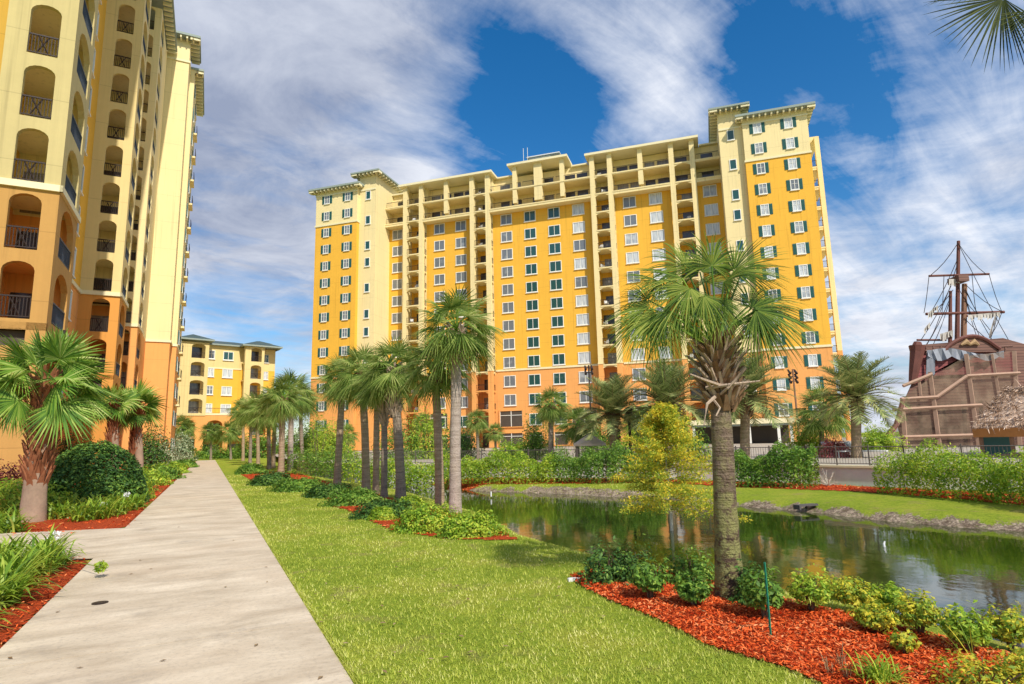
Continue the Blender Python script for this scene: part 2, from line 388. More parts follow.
while w < 86:
    w2 = min(86, w+3.0)
    a, b_, c_, d_ = WQ(w+.009, edgeL(w)), WQ(w+.009, .95), WQ(w2-.009, .95), WQ(w2-.009, edgeL(w2))
    mb.face([(*p, zt) for p in (a, b_, c_, d_)])
    for p, q in ((a, b_), (b_, c_), (c_, d_), (d_, a)): mb.face([(*q, zt), (*p, zt), (*p, -.05), (*q, -.05)])
    w = w2
tag(mb.build('path', M['path']), kind='structure')
p1, p2 = G(128, 529), G(95, 560)
BR_POLY = [tuple(p1[:2]), tuple(p2[:2]), (-16, 8.6), (-17.5, 12.2), (-13.2, 12.6)]
br = [p1[:2]+Qd*.0, p2[:2], np.array([-7.6, 9.0]), np.array([-16, 8.2]), np.array([-17.5, 11.0]), np.array([-11.0, 12.15])]
BR_POLY = [tuple(p) for p in br]
mb = MB(); mb.face([(p[0], p[1], .024) for p in br][::-1] if False else [(p[0], p[1], .024) for p in br])
tag(mb.build('side_path', M['path']), kind='structure')

# mulch beds (sheet + loose chips)
m, t, out = mat('mulch_ground')
g = t.new('ShaderNodeNewGeometry'); pos = g.outputs['Position']
n = t.noise(pos, 38, 4, .7); n1 = t.noise(pos, 2.2, 3, .6)
c = t.mix(t.remap(n, .38, .62), (.15, .020, .008), (.66, .10, .024)); c = t.mix(t.remap(n1, .5, .7, 0, .4), c, (.34, .07, .03))
b = t.new('ShaderNodeBsdfPrincipled'); t.put(b.inputs['Base Color'], c); b.inputs['Roughness'].default_value = .9; b.inputs['Specular IOR Level'].default_value = .1
bp = t.new('ShaderNodeBump'); bp.inputs['Strength'].default_value = 1; bp.inputs['Distance'].default_value = .03
t.put(bp.inputs['Height'], n); t.put(b.inputs['Normal'], bp); t.l.new(b.outputs[0], out.inputs[0]); M['mulch'] = m
BEDS = {}
def bed(key, poly, cell, chips, size, label=None):
    poly = np.array(poly, float); BEDS[key] = poly
    # densify the outline, add a fine wobble, triangulate through a grid of cells clipped by centre
    x0, y0 = poly.min(0)-cell; x1, y1 = poly.max(0)+cell
    X, Y = np.meshgrid(np.arange(x0, x1, cell), np.arange(y0, y1, cell))
    k = inside(X+cell/2, Y+cell/2, poly); X, Y = X[k], Y[k]
    c = np.stack([np.stack([X, Y], 1), np.stack([X+cell, Y], 1), np.stack([X+cell, Y+cell], 1), np.stack([X, Y+cell], 1)], 1)
    z = terrain(c[..., 0], c[..., 1])[0]+.012
    Vq = np.concatenate([c, z[..., None]], 2)
    # chips
    n = chips; px = rng.uniform(x0-.03, x1+.03, n*4); py = rng.uniform(y0-.03, y1+.03, n*4)
    k = inside(px, py, poly); d, _ = seg_dist(px, py, poly); k |= (d < .035)
    px, py = px[k][:n], py[k][:n]; pz = terrain(px, py)[0]+.022+rng.random(len(px))*.012
    P = np.stack([px, py, pz], 1)
    nn = np.tile([0, 0, 1.], (len(P), 1)); a = leaf_quads(P, nn, size, .28, .38)
    allq = np.concatenate([Vq, a]); mi = np.r_[np.zeros(len(Vq)), np.ones(len(a))]
    me = quads_mesh('mulch_bed', allq, [M['mulch'], M['mulch_chip']], 4, mi)
    return tag(link('mulch_bed', me), kind='stuff', label=label)
# ------------------------------------------------------------------ building kit (local: x along the wall, -y towards the viewer)
def ring(mb, w, h, b, y0, y1, m=0, mull=0, rail=0):
    mb.box(-w/2, w/2, y0, y1, h/2-b, h/2, m); mb.box(-w/2, w/2, y0, y1, -h/2, -h/2+b, m)
    mb.box(-w/2, -w/2+b, y0, y1, -h/2+b, h/2-b, m); mb.box(w/2-b, w/2, y0, y1, -h/2+b, h/2-b, m)
    for i in range(mull):
        x = -w/2+b+(w-2*b)*(i+1)/(mull+1); mb.box(x-.035, x+.035, y0+.02, y1-.002, -h/2+b, h/2-b, m)
    if rail: mb.box(-w/2+b, w/2-b, y0+.03, y1-.004, rail-.02, rail+.02, m)
_wm = {}
def win_meshes(w, h, mull, sh, key, sill=True, rail=0.12):
    k = (w, h, mull, sh, key)
    if k in _wm: return _wm[k]
    f = MB(); ring(f, w, h, .10 if w > .9 else .06, -.09, .0, 0, mull, rail if w < 1.4 and mull else 0)
    if sill: f.box(-w/2-.06, w/2+.06, -.16, 0, -h/2-.10, -h/2-.002)
    p = MB(); p.face([(-w/2+.09, -.03, -h/2+.09), (w/2-.09, -.03, -h/2+.09), (w/2-.09, -.03, h/2-.09), (-w/2+.09, -.03, h/2-.09)])
    s = None
    if sh:
        s = MB(); s.box(-sh/2, sh/2, -.06, 0, -h/2+.02, h/2-.02)
        z = -h/2+.10
        while z < h/2-.12:
            s.box(-sh/2+.05, sh/2-.05, -.085, -.062, z, z+.05); z += .11
    _wm[k] = (f.mesh('window', M['wframe']), p.mesh('pane', M[key]), s.mesh('shutter', M['shutter']) if s else None)
    return _wm[k]
_wcount = {}
class Bld:
    def __init__(s, root, org, rz, cap=100):
        s.root = root; s.o = np.array([org[0], org[1], 0.]); s.rz = rz; s.cap = cap; s.n = 0; s.rest = []
    def rel(s, x, y, z):
        c, q = math.cos(s.rz), math.sin(s.rz)
        return np.array([s.o[0]+x*c-y*q, s.o[1]+x*q+y*c, z]) - np.array(s.root.location)
    def mb(s): return MB(np.array([s.o[0], s.o[1], 0.])-np.array(s.root.location), s.rz)
    def part(s, name, mb, mats, smooth=False): return mb.build(name, mats, s.root, smooth)
    def window(s, x, y, z, w=1.75, h=1.6, mull=1, sh=0, key='curtain', drz=0.0):
        s.n += 1
        fm, pm, sm = win_meshes(w, h, mull, sh, key)
        if s.n > s.cap: s.rest.append((x, y, z, drz, fm, pm, sm, w, sh)); return
        o = link('window', fm, s.root, s.rel(x, y, z), s.rz+drz)
        link('pane', pm, o)
        if sm:
            for sg in (-1, 1): link('shutter', sm, o, (sg*(w/2+sh/2+.01), 0, 0))
        return o
    def flush(s):
        """the windows beyond the hundred that show largest, as one part"""
        if not s.rest: return
        me = bpy.data.meshes.new('window'); vs, fs, ms = [], [], []; mats = []
        for x, y, z, drz, fm, pm, sm, w, sh in s.rest:
            base = s.rel(x, y, z); c, q = math.cos(s.rz+drz), math.sin(s.rz+drz)
            lst = [(fm, 0), (pm, 0)]+([(sm, -(w/2+sh/2+.01)), (sm, w/2+sh/2+.01)] if sm else [])
            for mm, dx in lst:
                mt = mm.materials[0]
                if mt not in mats: mats.append(mt)
                b0 = len(vs)
                for v in mm.vertices:
                    X, Y, Z = v.co.x+dx, v.co.y, v.co.z
                    vs.append((base[0]+X*c-Y*q, base[1]+X*q+Y*c, base[2]+Z))
                for p in mm.polygons: fs.append([b0+k for k in p.vertices]); ms.append(mats.index(mt))
        me.from_pydata(vs, [], fs)
        for mt in mats: me.materials.append(mt)
        me.polygons.foreach_set('material_index', ms); me.update()
        tag(link('windows', me, s.root), kind='stuff')
def railing_mesh(w, h=1.0, n=None, r=.02, cross=True, name='railing', mt='rail'):
    f = MB(); n = n or max(3, int(w/.14))
    f.box(-w/2, w/2, -.03, .03, h-.06, h); f.box(-w/2, w/2, -.02, .02, .08, .12)
    for i in range(n+1):
        x = -w/2+w*i/n; f.box(x-r*.6, x+r*.6, -r*.6, r*.6, .12, h-.06)
    if cross:
        f.bar((-w*.18, 0, .14), (w*.18, 0, h-.08), .05); f.bar((w*.18, 0, .14), (-w*.18, 0, h-.08), .05)
    return f.mesh(name, M[mt])
def door_mesh(w=1.8, h=2.05):
    f = MB(); f.box(-w/2, w/2, -.03, -.005, .02, h); return f.mesh('door', M['door'])
def chair_mesh():
    f = MB()
    f.box(-.25, .25, -.25, .25, .40, .45); f.box(-.25, .25, .21, .25, .45, .9)
    for sx in (-1, 1):
        for sy in (-1, 1): f.box(sx*.22-.02, sx*.22+.02, sy*.22-.02, sy*.22+.02, 0, .40)
        f.box(sx*.27-.02, sx*.27+.02, -.25, .25, .62, .66)
    return f.mesh('balcony_chair', M['white'])
CHAIR = chair_mesh()

# ------------------------------------------------------------------ the tall yellow tower across the pond
mo = np.array([-34.705, 105.065]); mrz = R_(-18)
Z0 = .6
cen = mo + 42*np.array([math.cos(mrz), math.sin(mrz)])
root = empty('apartment_tower', (cen[0], cen[1], Z0), 'wide fifteen storey yellow and orange apartment tower behind the pond', 'building')
B = Bld(root, mo, mrz)
ZB, ZC = 12.45, 38.4
def walls(mb, x0, x1, y0, y1, top, cream=None, base=Z0):
    """yellow above the lower belt, orange below; cream from `cream` up"""
    c = cream or top
    mb.box(x0, x1, y0, y1, base, ZB, 1); mb.box(x0, x1, y0, y1, ZB, c, 0)
    if cream and cream < top: mb.box(x0, x1, y0, y1, c, top, 2)
YOC = [M['yellow'], M['orange'], M['cream']]
w = B.mb()
BK = 12.0
# ---- wing walls, centre wall and backs of the balcony stacks
for a, b in ((14.6, 18.0), (21.7, 30.2), (33.65, 50.2), (53.65, 62.1), (65.8, 69.2)): walls(w, a, b, 0, BK, 38.75)
for a, b in ((18.0, 21.7), (30.2, 33.65), (50.2, 53.65), (62.1, 65.8)): walls(w, a, b, 1.2, BK, 38.75)
w.box(14.6, 69.2, 1.2, BK, 38.75, 44.7, 2)
B.part('wall', w, YOC)
for a, b in ((3.4, 11.5), (72.3, 80.4)): w = B.mb(); walls(w, a, b, -5.4, BK, 44.6, ZC); B.part('tower_wall', w, YOC)
for a, b in ((11.5, 14.6), (69.2, 72.3)):
    w = B.mb(); w.box(a, b, -4.7, 6, Z0, ZB, 1); w.box(a, b, -4.7, 6, ZB, 46.6, 0); B.part('stair_tower', w, [M['cream'], M['orange']])
# belts
def belt(mb, x0, x1, yf, z, h=.28, p=.12, ys=None):
    k_ = B.mb(); k_.box(x0, x1, yf-p, yf-.003, z-h/2, z+h/2); B.part('belt_course', k_, M['trim'])
w = None
for a, b in ((21.8, 30.1), (33.75, 50.1), (53.75, 62.0), (14.7, 17.9), (65.9, 69.1)): belt(w, a, b, 0, ZB)
for a, b in ((3.4, 11.5), (72.3, 80.4)):
    for z in (ZB, ZC):
        w = B.mb(); w.box(a-.12, b+.12, -5.52, -5.403, z-.14, z+.14); w.box(b+.003, b+.12, -5.403, 4, z-.14, z+.14); w.box(a-.12, a-.003, -5.403, 4, z-.14, z+.14); B.part('belt_course', w, M['trim'])
    belt(w, a-.1, b+.1, -5.4, 43.75, .2, .1)
for a, b in ((11.5, 14.6), (69.2, 72.3)):
    for z in (ZB, 43.9): belt(w, a, b, -4.7, z)
# ---- roofs
def eave_roof(x0, x1, y0, y1, z, h, over, brk=True, fas=.3):
    r = B.mb(); r.hip(x0, x1, y0, y1, z+fas, h, 0, over)
    r.box(x0-over, x1+over, y0-over, y1+over, z, z+fas, 1)
    o = r.build('roof', [M['roof'], M['soffit']], root)
    if brk:
        k = B.mb(); n = int((x1-x0+2*over)/.75)
        for i in range(n+1):
            x = x0-over+.1+(x1-x0+2*over-.2)*i/n; k.box(x-.1, x+.1, y0-over+.15, y0-.01, z-.32, z-.002)
        n = int((y1-y0+2*over)/.9)
        for i in range(n+1):
            y = y0-over+.2+(y1-y0+2*over-.4)*i/n
            k.box(x1+.01, x1+over-.15, y-.1, y+.1, z-.32, z-.002); k.box(x0-over+.15, x0-.01, y-.1, y+.1, z-.32, z-.002)
        k.build('bracket', M['trim'], o)
    return o
eave_roof(3.4, 11.4, -5.4, 5, 44.6, 1.5, 1.0); eave_roof(72.4, 80.4, -5.4, 5, 44.6, 1.5, 1.0)
for a in (11.5, 69.2):
    o = eave_roof(a, a+3.1, -4.7, 4.5, 46.6, 1.0, 1.15, True, .25)
    k = B.mb(); k.box(a+1.0, a+2.1, -.5, .7, 47.3, 48.25); k.hip(a+1.0, a+2.1, -.5, .7, 48.26, .35, 0, .12); k.build('chimney', M['trim'], o)
def flat_roof(x0, x1, y0, z, over=.55):
    r = B.mb(); r.hip(x0, x1, y0, BK, z+.36, 1.2, 0, over); r.box(x0-over, x1+over, y0-over, BK, z, z+.36, 1)
    return r.build('roof', [M['roof'], M['trim']], root)
flat_roof(17.9, 33.7, -1.5, 44.8); flat_roof(50.15, 65.9, -1.5, 44.8); flat_roof(37.5, 46.3, -1.5, 45.3)
for a, b in ((14.6, 17.3), (34.3, 36.9), (46.9, 49.5), (66.5, 69.2)):
    r = B.mb(); r.box(a, b, .7, BK, 44.72, 44.95); r.build('parapet', M['trim'], root)
# ---- rooftop plant
k = B.mb(); k.box(40.0, 43.6, 0.5, 3.0, 46.0, 47.2, 0); k.box(39.6, 45.2, .2, 2.2, 47.25, 47.4, 0); k.build('rooftop_unit', M['white'], root)
k = B.mb()
for x in (39.2, 39.9): k.tube([(x, 0, 45.9), (x, 0, 48.9)], .035, 5)
k.build('antenna', M['wframe'], root)
# ---- pilasters of the four stacks and the top colonnade
STK = ((18.0, 21.7), (30.2, 33.65), (50.2, 53.65), (62.1, 65.8))
for a, b in STK:
    for x0, x1 in ((a, a+.72), (b-.72, b)):
        w = B.mb(); w.box(x0, x1, -1.5, -.78, Z0, ZB, 1); w.box(x0, x1, -1.5, -.78, ZB, 44.8, 0)
        w.box(x0-.05, x1+.05, -1.56, -.74, ZB-.12, ZB+.12, 0)
        xs_ = a if x0 == a else b-.3
        w.box(xs_, xs_+.3, -.02, 1.2, Z0, ZB, 1); w.box(xs_, xs_+.3, -.02, 1.2, ZB, 44.8, 0)
        w.build('pilaster', [M['cream'], M['orange']], root)
for x, hw, top in ((25.95, .36, 44.8), (57.9, .36, 44.8), (38.0, .33, 45.3), (41.9, .65, 45.3), (45.8, .33, 45.3)):
    w = B.mb(); w.box(x-hw, x+hw, -1.5, -.8, 39.05, top, 0); w.build('column', M['cream'], root)
# ---- balconies
rail_s = railing_mesh(2.24, .95, 12, .02, False); rail_side = railing_mesh(.74, .95, 4, .02, False)
door_s = door_mesh(1.7, 2.0)
DW = [door_s, door_mesh(1.5, 2.0)]
chairs = []
def floor_z(k): return 7.8+2.93*k-1.42        # finished floor under window row k
def chair_at(x, y, z, label, group, turn=0.):
    p = B.rel(x, y, z)+np.array(root.location)
    o = link('balcony_chair', CHAIR, None, p, mrz+turn); chairs.append(o)
    return tag(o, label, 'chair', group)
bal = {}
def balcony(a, b, z, low):
    key = (round(b-a, 2), low)
    if key not in bal:
        m_ = MB(); hw = (b-a)/2; ow = hw-.72
        m_.box(-ow, ow, -1.5, 1.2, -.16, 0)
        # shallow arched fascia under the slab, front and both sides
        seg = 8
        def fas(p0, p1, n):
            pts = []
            for i in range(seg+1):
                t_ = i/seg; pts.append((p0[0]+(p1[0]-p0[0])*t_, p0[1]+(p1[1]-p0[1])*t_, -.16-.34*(1-math.sin(math.pi*t_))))
            for q, r in zip(pts[:-1], pts[1:]):
                m_.face([q, r, (r[0], r[1], -.161), (q[0], q[1], -.161)])
                m_.face([(q[0]+n[0], q[1]+n[1], q[2]), (r[0]+n[0], r[1]+n[1], r[2]), r, q])
        fas((-ow, -1.46), (ow, -1.46), (0, .15))
        m_.box(-ow, ow, -1.54, -1.501, -.16, .04)
        for sg in (-1, 1):
            xx = sg*(hw-.02); m_.box(min(xx, xx-sg*.7), max(xx, xx-sg*.7), -.778, -.022, -.16, 0)
            fas((xx, -.78), (xx, -.02), (-sg*.12, 0))
        bal[key] = m_.mesh('balcony', M['orange'] if low else M['cream'])
    o = link('balcony', bal[key], root, B.rel((a+b)/2, 0, z), mrz)
    link('railing', rail_s, o, (0, -1.42, 0))
    for sg in (-1, 1): r = link('railing', rail_side, o, (sg*((b-a)/2-.06), -.4, 0), R_(90))
    link('door', random.choice(DW), o, (random.choice((-.2, .15, .3)), 1.2, 0))
    return o
for si, (a, b) in enumerate(STK):
    for k in range(-1, 13):
        z = floor_z(k)
        balcony(a, b, z, z < ZB-.5)
        if k >= 0 and random.random() < .5:
            chair_at((a+b)/2+random.uniform(-.7, .7), random.uniform(-.9, -.2), z+.001, 'white chair on a small balcony of the tall yellow tower across the pond', 'chairs on the tower balconies', random.uniform(-.8, .8))
# ---- top terraces: two slabs in front of each wing and the centre
def terrace(x0, x1, z, th=.35, fr=-1.5, rails=True, posts=()):
    m_ = B.mb(); m_.box(x0, x1, fr, 1.2, z-th, z)
    m_.box(x0, x1, fr-.06, fr-.003, z-.14, z+.06)
    o = m_.build('terrace', M['cream'], root)
    n = max(1, int((x1-x0)/4.2)); L = (x1-x0)/n
    rm = railing_mesh(L-.3, .95, int(L/.2), .018, False)
    for i in range(n):
        link('railing', rm, o, B.rel(x0+L*(i+.5), fr+.1, z)-np.array(o.location), mrz)
        for dx in ((-.9, 1.1) if L > 3.5 else (0,)):
            link('door', random.choice(DW), o, B.rel(x0+L*(i+.5)+dx, 1.2, z)-np.array(o.location), mrz)
    return o
Z11, Z12 = floor_z(11), floor_z(12)
for a, b in ((21.72, 30.18), (53.67, 62.08)): terrace(a, b, Z11, .5); terrace(a, b, Z12, .25)
terrace(33.67, 50.18, Z11, .5)
terrace(33.67, 50.18, Z12, .25)
for a, b in ((14.62, 17.98), (65.82, 69.18)): terrace(a, b, Z11, .5); terrace(a, b, Z12, .3)
# ---- windows, the right (near) side first so that they are the individuals
def rowz(k): return 7.8+2.93*k
for k in range(12, -1, -1):
    for x in (78.05, 74.15): B.window(x, -5.4, rowz(k) if k else 7.9, 1.05, 1.5, 1, .44)
STZ = (42.9, 38.55, 34.15, 31.25, 26.9, 22.5, 19.55, 15.2, 10.8, 7.9)
for z in STZ: B.window(70.75, -4.7, z, .95, 1.5, 0, 0, 'teal')
for k in range(10, -1, -1):
    for x, key in ((67.55, 'curtain'), (59.75, 'curtain'), (55.85, 'curtain')): B.window(x, 0, rowz(k), 1.92, 1.72, 1, 0, key)
for k in range(10, -1, -1):
    for x, key in ((47.9, 'curtain'), (43.95, 'teal'), (40.0, 'teal')): B.window(x, 0, rowz(k), 1.92, 1.72, 1, 0, key)
for k in range(12, -1, -1):
    for x in (5.6, 9.65): B.window(x, -5.4, rowz(k), 1.05, 1.5, 1, .44)
for z in STZ: B.window(13.2, -4.7, z, .95, 1.5, 0, 0, 'teal')
for k in range(10, -1, -1):
    for x in (36.0, 28.0, 24.1, 16.2): B.window(x, 0, rowz(k), 1.92, 1.72, 1, 0, 'curtain')
for x in (5.6, 9.65, 74.15, 78.05): B.window(x, -5.4, 4.7, 1.2, 1.6, 1, .44)
for x in (24.1, 28.0, 40.0, 43.95, 55.85): B.window(x, 0, 4.75, 1.92, 1.72, 1, 0, 'teal')
B.flush()
# ---- ground level loggias: framed dark openings
def loggia(x0, x1, y, z0, z1, n=2):
    m_ = B.mb(); b = .22
    m_.box(x0-b, x1+b, y-.14, y, z1, z1+b); m_.box(x0-b, x0, y-.14, y, z0, z1); m_.box(x1, x1+b, y-.14, y, z0, z1); m_.box(x0-b, x1+b, y-.2, y, z0-.12, z0)
    o = m_.build('loggia', M['orange'], root)
    d = B.mb(); d.box(x0, x1, y-.03, y-.005, z0, z1); d.build('glazing_or_shade', M['dark'], o)
    f = B.mb()
    for i in range(n+1):
        x = x0+(x1-x0)*i/n; f.box(x-.05, x+.05, y-.1, y-.04, z0, z1)
    f.box(x0, x1, y-.1, y-.045, (z0+z1)/2+.5, (z0+z1)/2+.58); f.build('mullion', M['wframe'], o)
for a, b in ((34.3, 37.9), (45.7, 49.4), (22.4, 25.4), (54.4, 57.4), (58.6, 61.4)):
    loggia(a, b, 0, 3.7, 6.1); loggia(a, b, 0, .7, 2.7)
for a, b in ((39.0, 41.0), (42.9, 44.9), (26.6, 29.4)): loggia(a, b, 0, .8, 2.7, 1)
for a, b in STK: 
    m_ = B.mb(); m_.box(a+.75, b-.75, 1.1, 1.19, .65, 2.9); m_.build('dark_panel', M['dark'], root)  # plain dark sheet filling the foot of the balcony stack
# ---- side balconies at the far right corner
w = B.mb(); w.box(82.0, 82.6, .2, 1.0, Z0, ZB, 1); w.box(82.0, 82.6, .2, 1.0, ZB, 43.0, 0); w.box(80.41, 82.6, 1.0, 7, 42.6, 43.4, 0)
w.box(80.41, 81.0, .3, 1.0, Z0, 43.0, 0)
w.build('pilaster', [M['cream'], M['orange']], root)
sb = MB(); sb.box(0, 2.15, .25, 6, -.2, 0); sb.box(.6, 1.6, .3, .5, -.5, -.2); sbm = sb.mesh('balcony', M['cream']); rm = railing_mesh(1.0, .95, 7, .02, False)
for k in range(0, 12):
    o = link('balcony', sbm, root, B.rel(80.42, 0, floor_z(k)), mrz); link('railing', rm, o, (1.08, .34, 0))
# ---- porch in front of the right tower
pc = B.rel(0, 0, 0)
w = B.mb(); w.box(63.0, 74.6, -9.4, -5.6, 2.72, 2.95, 1); w.box(62.8, 74.8, -9.6, -5.5, 2.95, 3.55, 0)
po = w.build('porch', [M['trim'], M['soffit']], root)
for x in (63.2, 66.4, 69.7, 73.0, 74.4):
    w = B.mb(); w.box(x-.16, x+.16, -9.3, -8.98, Z0, 2.72); w.build('column', M['wframe'], po)
rm = railing_mesh(11.4, .9, 60, .02, False); link('railing', rm, po, B.rel(68.8, -9.4, 3.55), mrz)
w = B.mb(); w.box(63.2, 74.4, -6.5, -6.4, Z0, 2.7); w.build('glazing_or_shade', M['dark'], po)  # dark sheet painted as the shade behind the porch columns
# ------------------------------------------------------------------ left tower beside the path
lrz = -AZ
LP = 2.872; LZ0 = 12.6                   # sill of the arch just above the belt, floor pitch
def Lz(k): return LZ0+LP*k
rx, ry = WQ(50, -9)
root = empty('apartment_tower', (rx, ry, 0), 'tall cream and orange tower with stacked arched balconies, cut off by the left edge', 'building')
LB = Bld(root, (0, 0), lrz)              # local x = q, local y = w
FrontOrg = np.array([0., 0., 0.])
class Side(Bld): pass
SB = Side(root, (0, 0), lrz+R_(90), 100)     # local x = w, -y = q direction outwards  (y = -q)
w = LB.mb()
# rear wall along the path (q = -8.5) and the body behind it
for w0, w1 in ((31.0, 83.0),):
    w.box(-20, -8.5, w0, w1, 0, ZB, 1); w.box(-20, -8.5, w0, w1, ZB, 36.5, 0); w.box(-20, -8.5, w0, w1, 36.5, 44.6, 2)
LB.part('wall', w, [M['yellow'], M['orange'], M['cream']])
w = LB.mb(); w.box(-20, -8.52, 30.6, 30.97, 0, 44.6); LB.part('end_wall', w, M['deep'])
blocks = ((29.9, 33.8), (49.8, 53.7), (62.0, 66.0))
arch_front, arch_side, slabs = {}, {}, {}
BM = {29.9: ('cream_shade', 'orange_shade'), 49.8: ('cream_m', 'orange_half_shade'), 62.0: ('cream', 'orange')}  # the two nearer blocks get stucco with shade painted in
for w0, w1 in blocks:
    blk = LB.mb(); x0, x1 = -8.5, -6.1
    for k in range(-4, 11):
        z0 = Lz(k)-.45 if k > -4 else 0
        z1 = Lz(k+1)-.45; zs = Lz(k); m_ = 1 if k < 0 else 0
        if k == 0: z0 = ZB-.16
        if k == -1: z1 = ZB-.16
        if k == -3:
            # low storey: a wide slot and plain wall
            blk.box(x0, x1, w0, w0+.25, z0, 6.1-.35, m_); blk.box(x0, x1, w0, w0+.25, 6.72, z1, m_); blk.box(-6.75, x1, w0, w0+.25, 5.75, 6.72, m_)
            blk.box(x0, -6.75, w0+.3, w0+.4, 5.7, 6.8, 2)
        elif k < -3: blk.box(x0, x1, w0, w0+.25, z0, z1, m_)
        else: blk.arch(x0, x1, z0, z1, -7.74, -6.66, zs, zs+1.98, zs+2.36, w0, .25, m_)
        blk.box(x0, x1-.26, w0+.26, w1-.26, z0+.25, z0+.45, 3 if k >= 0 else 4)          # floor slab, brighter stucco painted to lift the dim balcony
        blk.box(x0, x1-.26, w1-.25, w1, z0, z1, 3 if k >= 0 else 4)                       # far cheek, same brightened stucco in place of light
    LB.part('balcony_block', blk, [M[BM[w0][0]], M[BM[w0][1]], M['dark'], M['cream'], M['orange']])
    sd = SB.mb()
    for k in range(-4, 11):
        z0 = Lz(k)-.45 if k > -4 else 0
        z1 = Lz(k+1)-.45; zs = Lz(k); m_ = 1 if k < 0 else 0
        if k == 0: z0 = ZB-.16
        if k == -1: z1 = ZB-.16
        sd.arch(w0+.001+.25, w1, z0, z1, w0+.75, w1-.55, zs, zs+1.5, zs+2.38, -x1 if False else 6.1, .25, m_)
    # SB local y = -q ; outer face at q = -6.1 -> y = 6.1
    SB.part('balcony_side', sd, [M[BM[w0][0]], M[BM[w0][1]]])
    bl = LB.mb(); bl.box(-8.62, -5.98, w0-.12, w0-.003, ZB-.14, ZB+.14); LB.part('belt_course', bl, M['trim'])
    bl = LB.mb(); bl.box(-6.097, -5.98, w0-.12, w1+.05, ZB-.14, ZB+.14); LB.part('belt_course', bl, M['trim'])
    rmf = railing_mesh(1.02, .95, 9, .022, True); rms = railing_mesh(w1-w0-1.35, .95, 16, .022, False, 'railing', 'slate')
    for k in range(-2, 11):
        link('railing', rmf, root, LB.rel(-7.21, w0+.06, Lz(k)), lrz)
        link('railing', rms, root, LB.rel(-6.17, (w0+w1)/2+.10, Lz(k)), lrz+R_(90))
        dm = DW[1]; link('door', dm, root, LB.rel(-7.5, w1-.27, Lz(k)-.2), lrz)
bl = LB.mb(); bl.box(-8.497, -8.38, 33.9, 49.7, ZB-.14, ZB+.14); LB.part('belt_course', bl, M['trim'])
bl = LB.mb(); bl.box(-8.497, -8.2, 33.82, 34.9, 0, ZB-.15, 1); bl.box(-8.497, -8.2, 33.82, 34.9, ZB+.15, 44.6, 0); LB.part('pilaster', bl, [M['cream'], M['orange']])
# windows on the recessed wall
for k in range(10, -4, -1):
    for ww, wv in ((45.6, 3.2), (40.0, 2.4), (57.5, 1.5)): SB.window(ww, 8.5, Lz(k)+1.2, wv, 1.95, 1, 0, 'curtain')
# lamp on the wall of the near block
w = LB.mb(); w.tube([(-6.02, 31.9, 6.6), (-5.85, 31.9, 6.7)], .03, 5); w.tube([(-5.85, 31.9, 6.45), (-5.85, 31.9, 6.8)], [.09, .05], 8); LB.part('wall_lamp', w, M['rail'])
# stair tower and corner tower
w = LB.mb(); w.box(-9.5, -4.0, 70.5, 73.0, 0, ZB, 1); w.box(-9.5, -4.0, 70.5, 73.0, ZB, 46.5, 0); LB.part('stair_tower', w, [M['cream'], M['orange']])
w = LB.mb(); w.box(-9.5, -3.5, 73.0, 82.5, 0, ZB, 1); w.box(-9.5, -3.5, 73.0, 82.5, ZB, 44.6, 0); LB.part('tower_wall', w, [M['cream'], M['orange']])
for zz in (ZB, 43.9): w = LB.mb(); w.box(-9.6, -3.88, 70.38, 70.497, zz-.12, zz+.12); w.box(-3.997, -3.88, 70.497, 72.87, zz-.12, zz+.12); LB.part('belt_course', w, M['trim'])
w = LB.mb(); w.box(-3.99, -3.40, 72.88, 72.997, ZB-.12, ZB+.12); LB.part('belt_course', w, M['trim'])
def lroof(x0, x1, y0, y1, z, h, over, brk=True):
    r = LB.mb(); r.hip(x0, x1, y0, y1, z+.25, h, 0, over); r.box(x0-over, x1+over, y0-over, y1+over, z, z+.25, 1)
    o = r.build('roof', [M['roof'], M['soffit']], root)
    k = LB.mb(); n = int((x1-x0+2*over)/.6)
    for i in range(n+1):
        x = x0-over+.1+(x1-x0+2*over-.2)*i/n; k.box(x-.08, x+.08, y0-over+.12, y0-.01, z-.3, z-.002)
    n = int((y1-y0+2*over)/.8)
    for i in range(n+1):
        y = y0-over+.2+(y1-y0+2*over-.4)*i/n; k.box(x1+.01, x1+over-.12, y-.08, y+.08, z-.3, z-.002)
    k.build('bracket', M['trim'], o); return o
o = lroof(-9.5, -4.0, 70.5, 73.6, 46.5, 1.0, 1.0)
k = LB.mb(); k.box(-6.6, -5.8, 71.6, 72.4, 47.3, 48.3); k.build('chimney', M['trim'], o)
lroof(-9.5, -3.5, 73.8, 82.5, 44.6, 1.2, .9)
lroof(-20, -6.1, 29.9, 69.4, 44.6, 2.0, .9)
for k in range(12, -3, -1):
    for ww in (75.6, 79.8): SB.window(ww, 3.5, rowz(k), 1.05, 1.5, 1, .44)
SB.flush()
sbm2 = MB(); sbm2.box(-1.1, 1.1, -.45, 0, -.2, 0); sbm2m = sbm2.mesh('balcony', M['cream']); rm = railing_mesh(2.1, .95, 12, .02, False)
for k in range(0, 12):
    for ww in (77.7,):
        qq = 3.5 if ww > 70 else 6.1
        o = link('balcony', sbm2m, root, SB.rel(ww, qq, rowz(k)-1.4), lrz+R_(90)); link('railing', rm, o, (0, -.40, 0))
# pier wall behind the last block
w = LB.mb(); w.box(-8.49, -6.15, 66.02, 70.48, 0, ZB, 1); w.box(-8.49, -6.15, 66.02, 70.48, ZB, 44.0, 0); LB.part('pier_wall', w, [M['cream'], M['orange']])

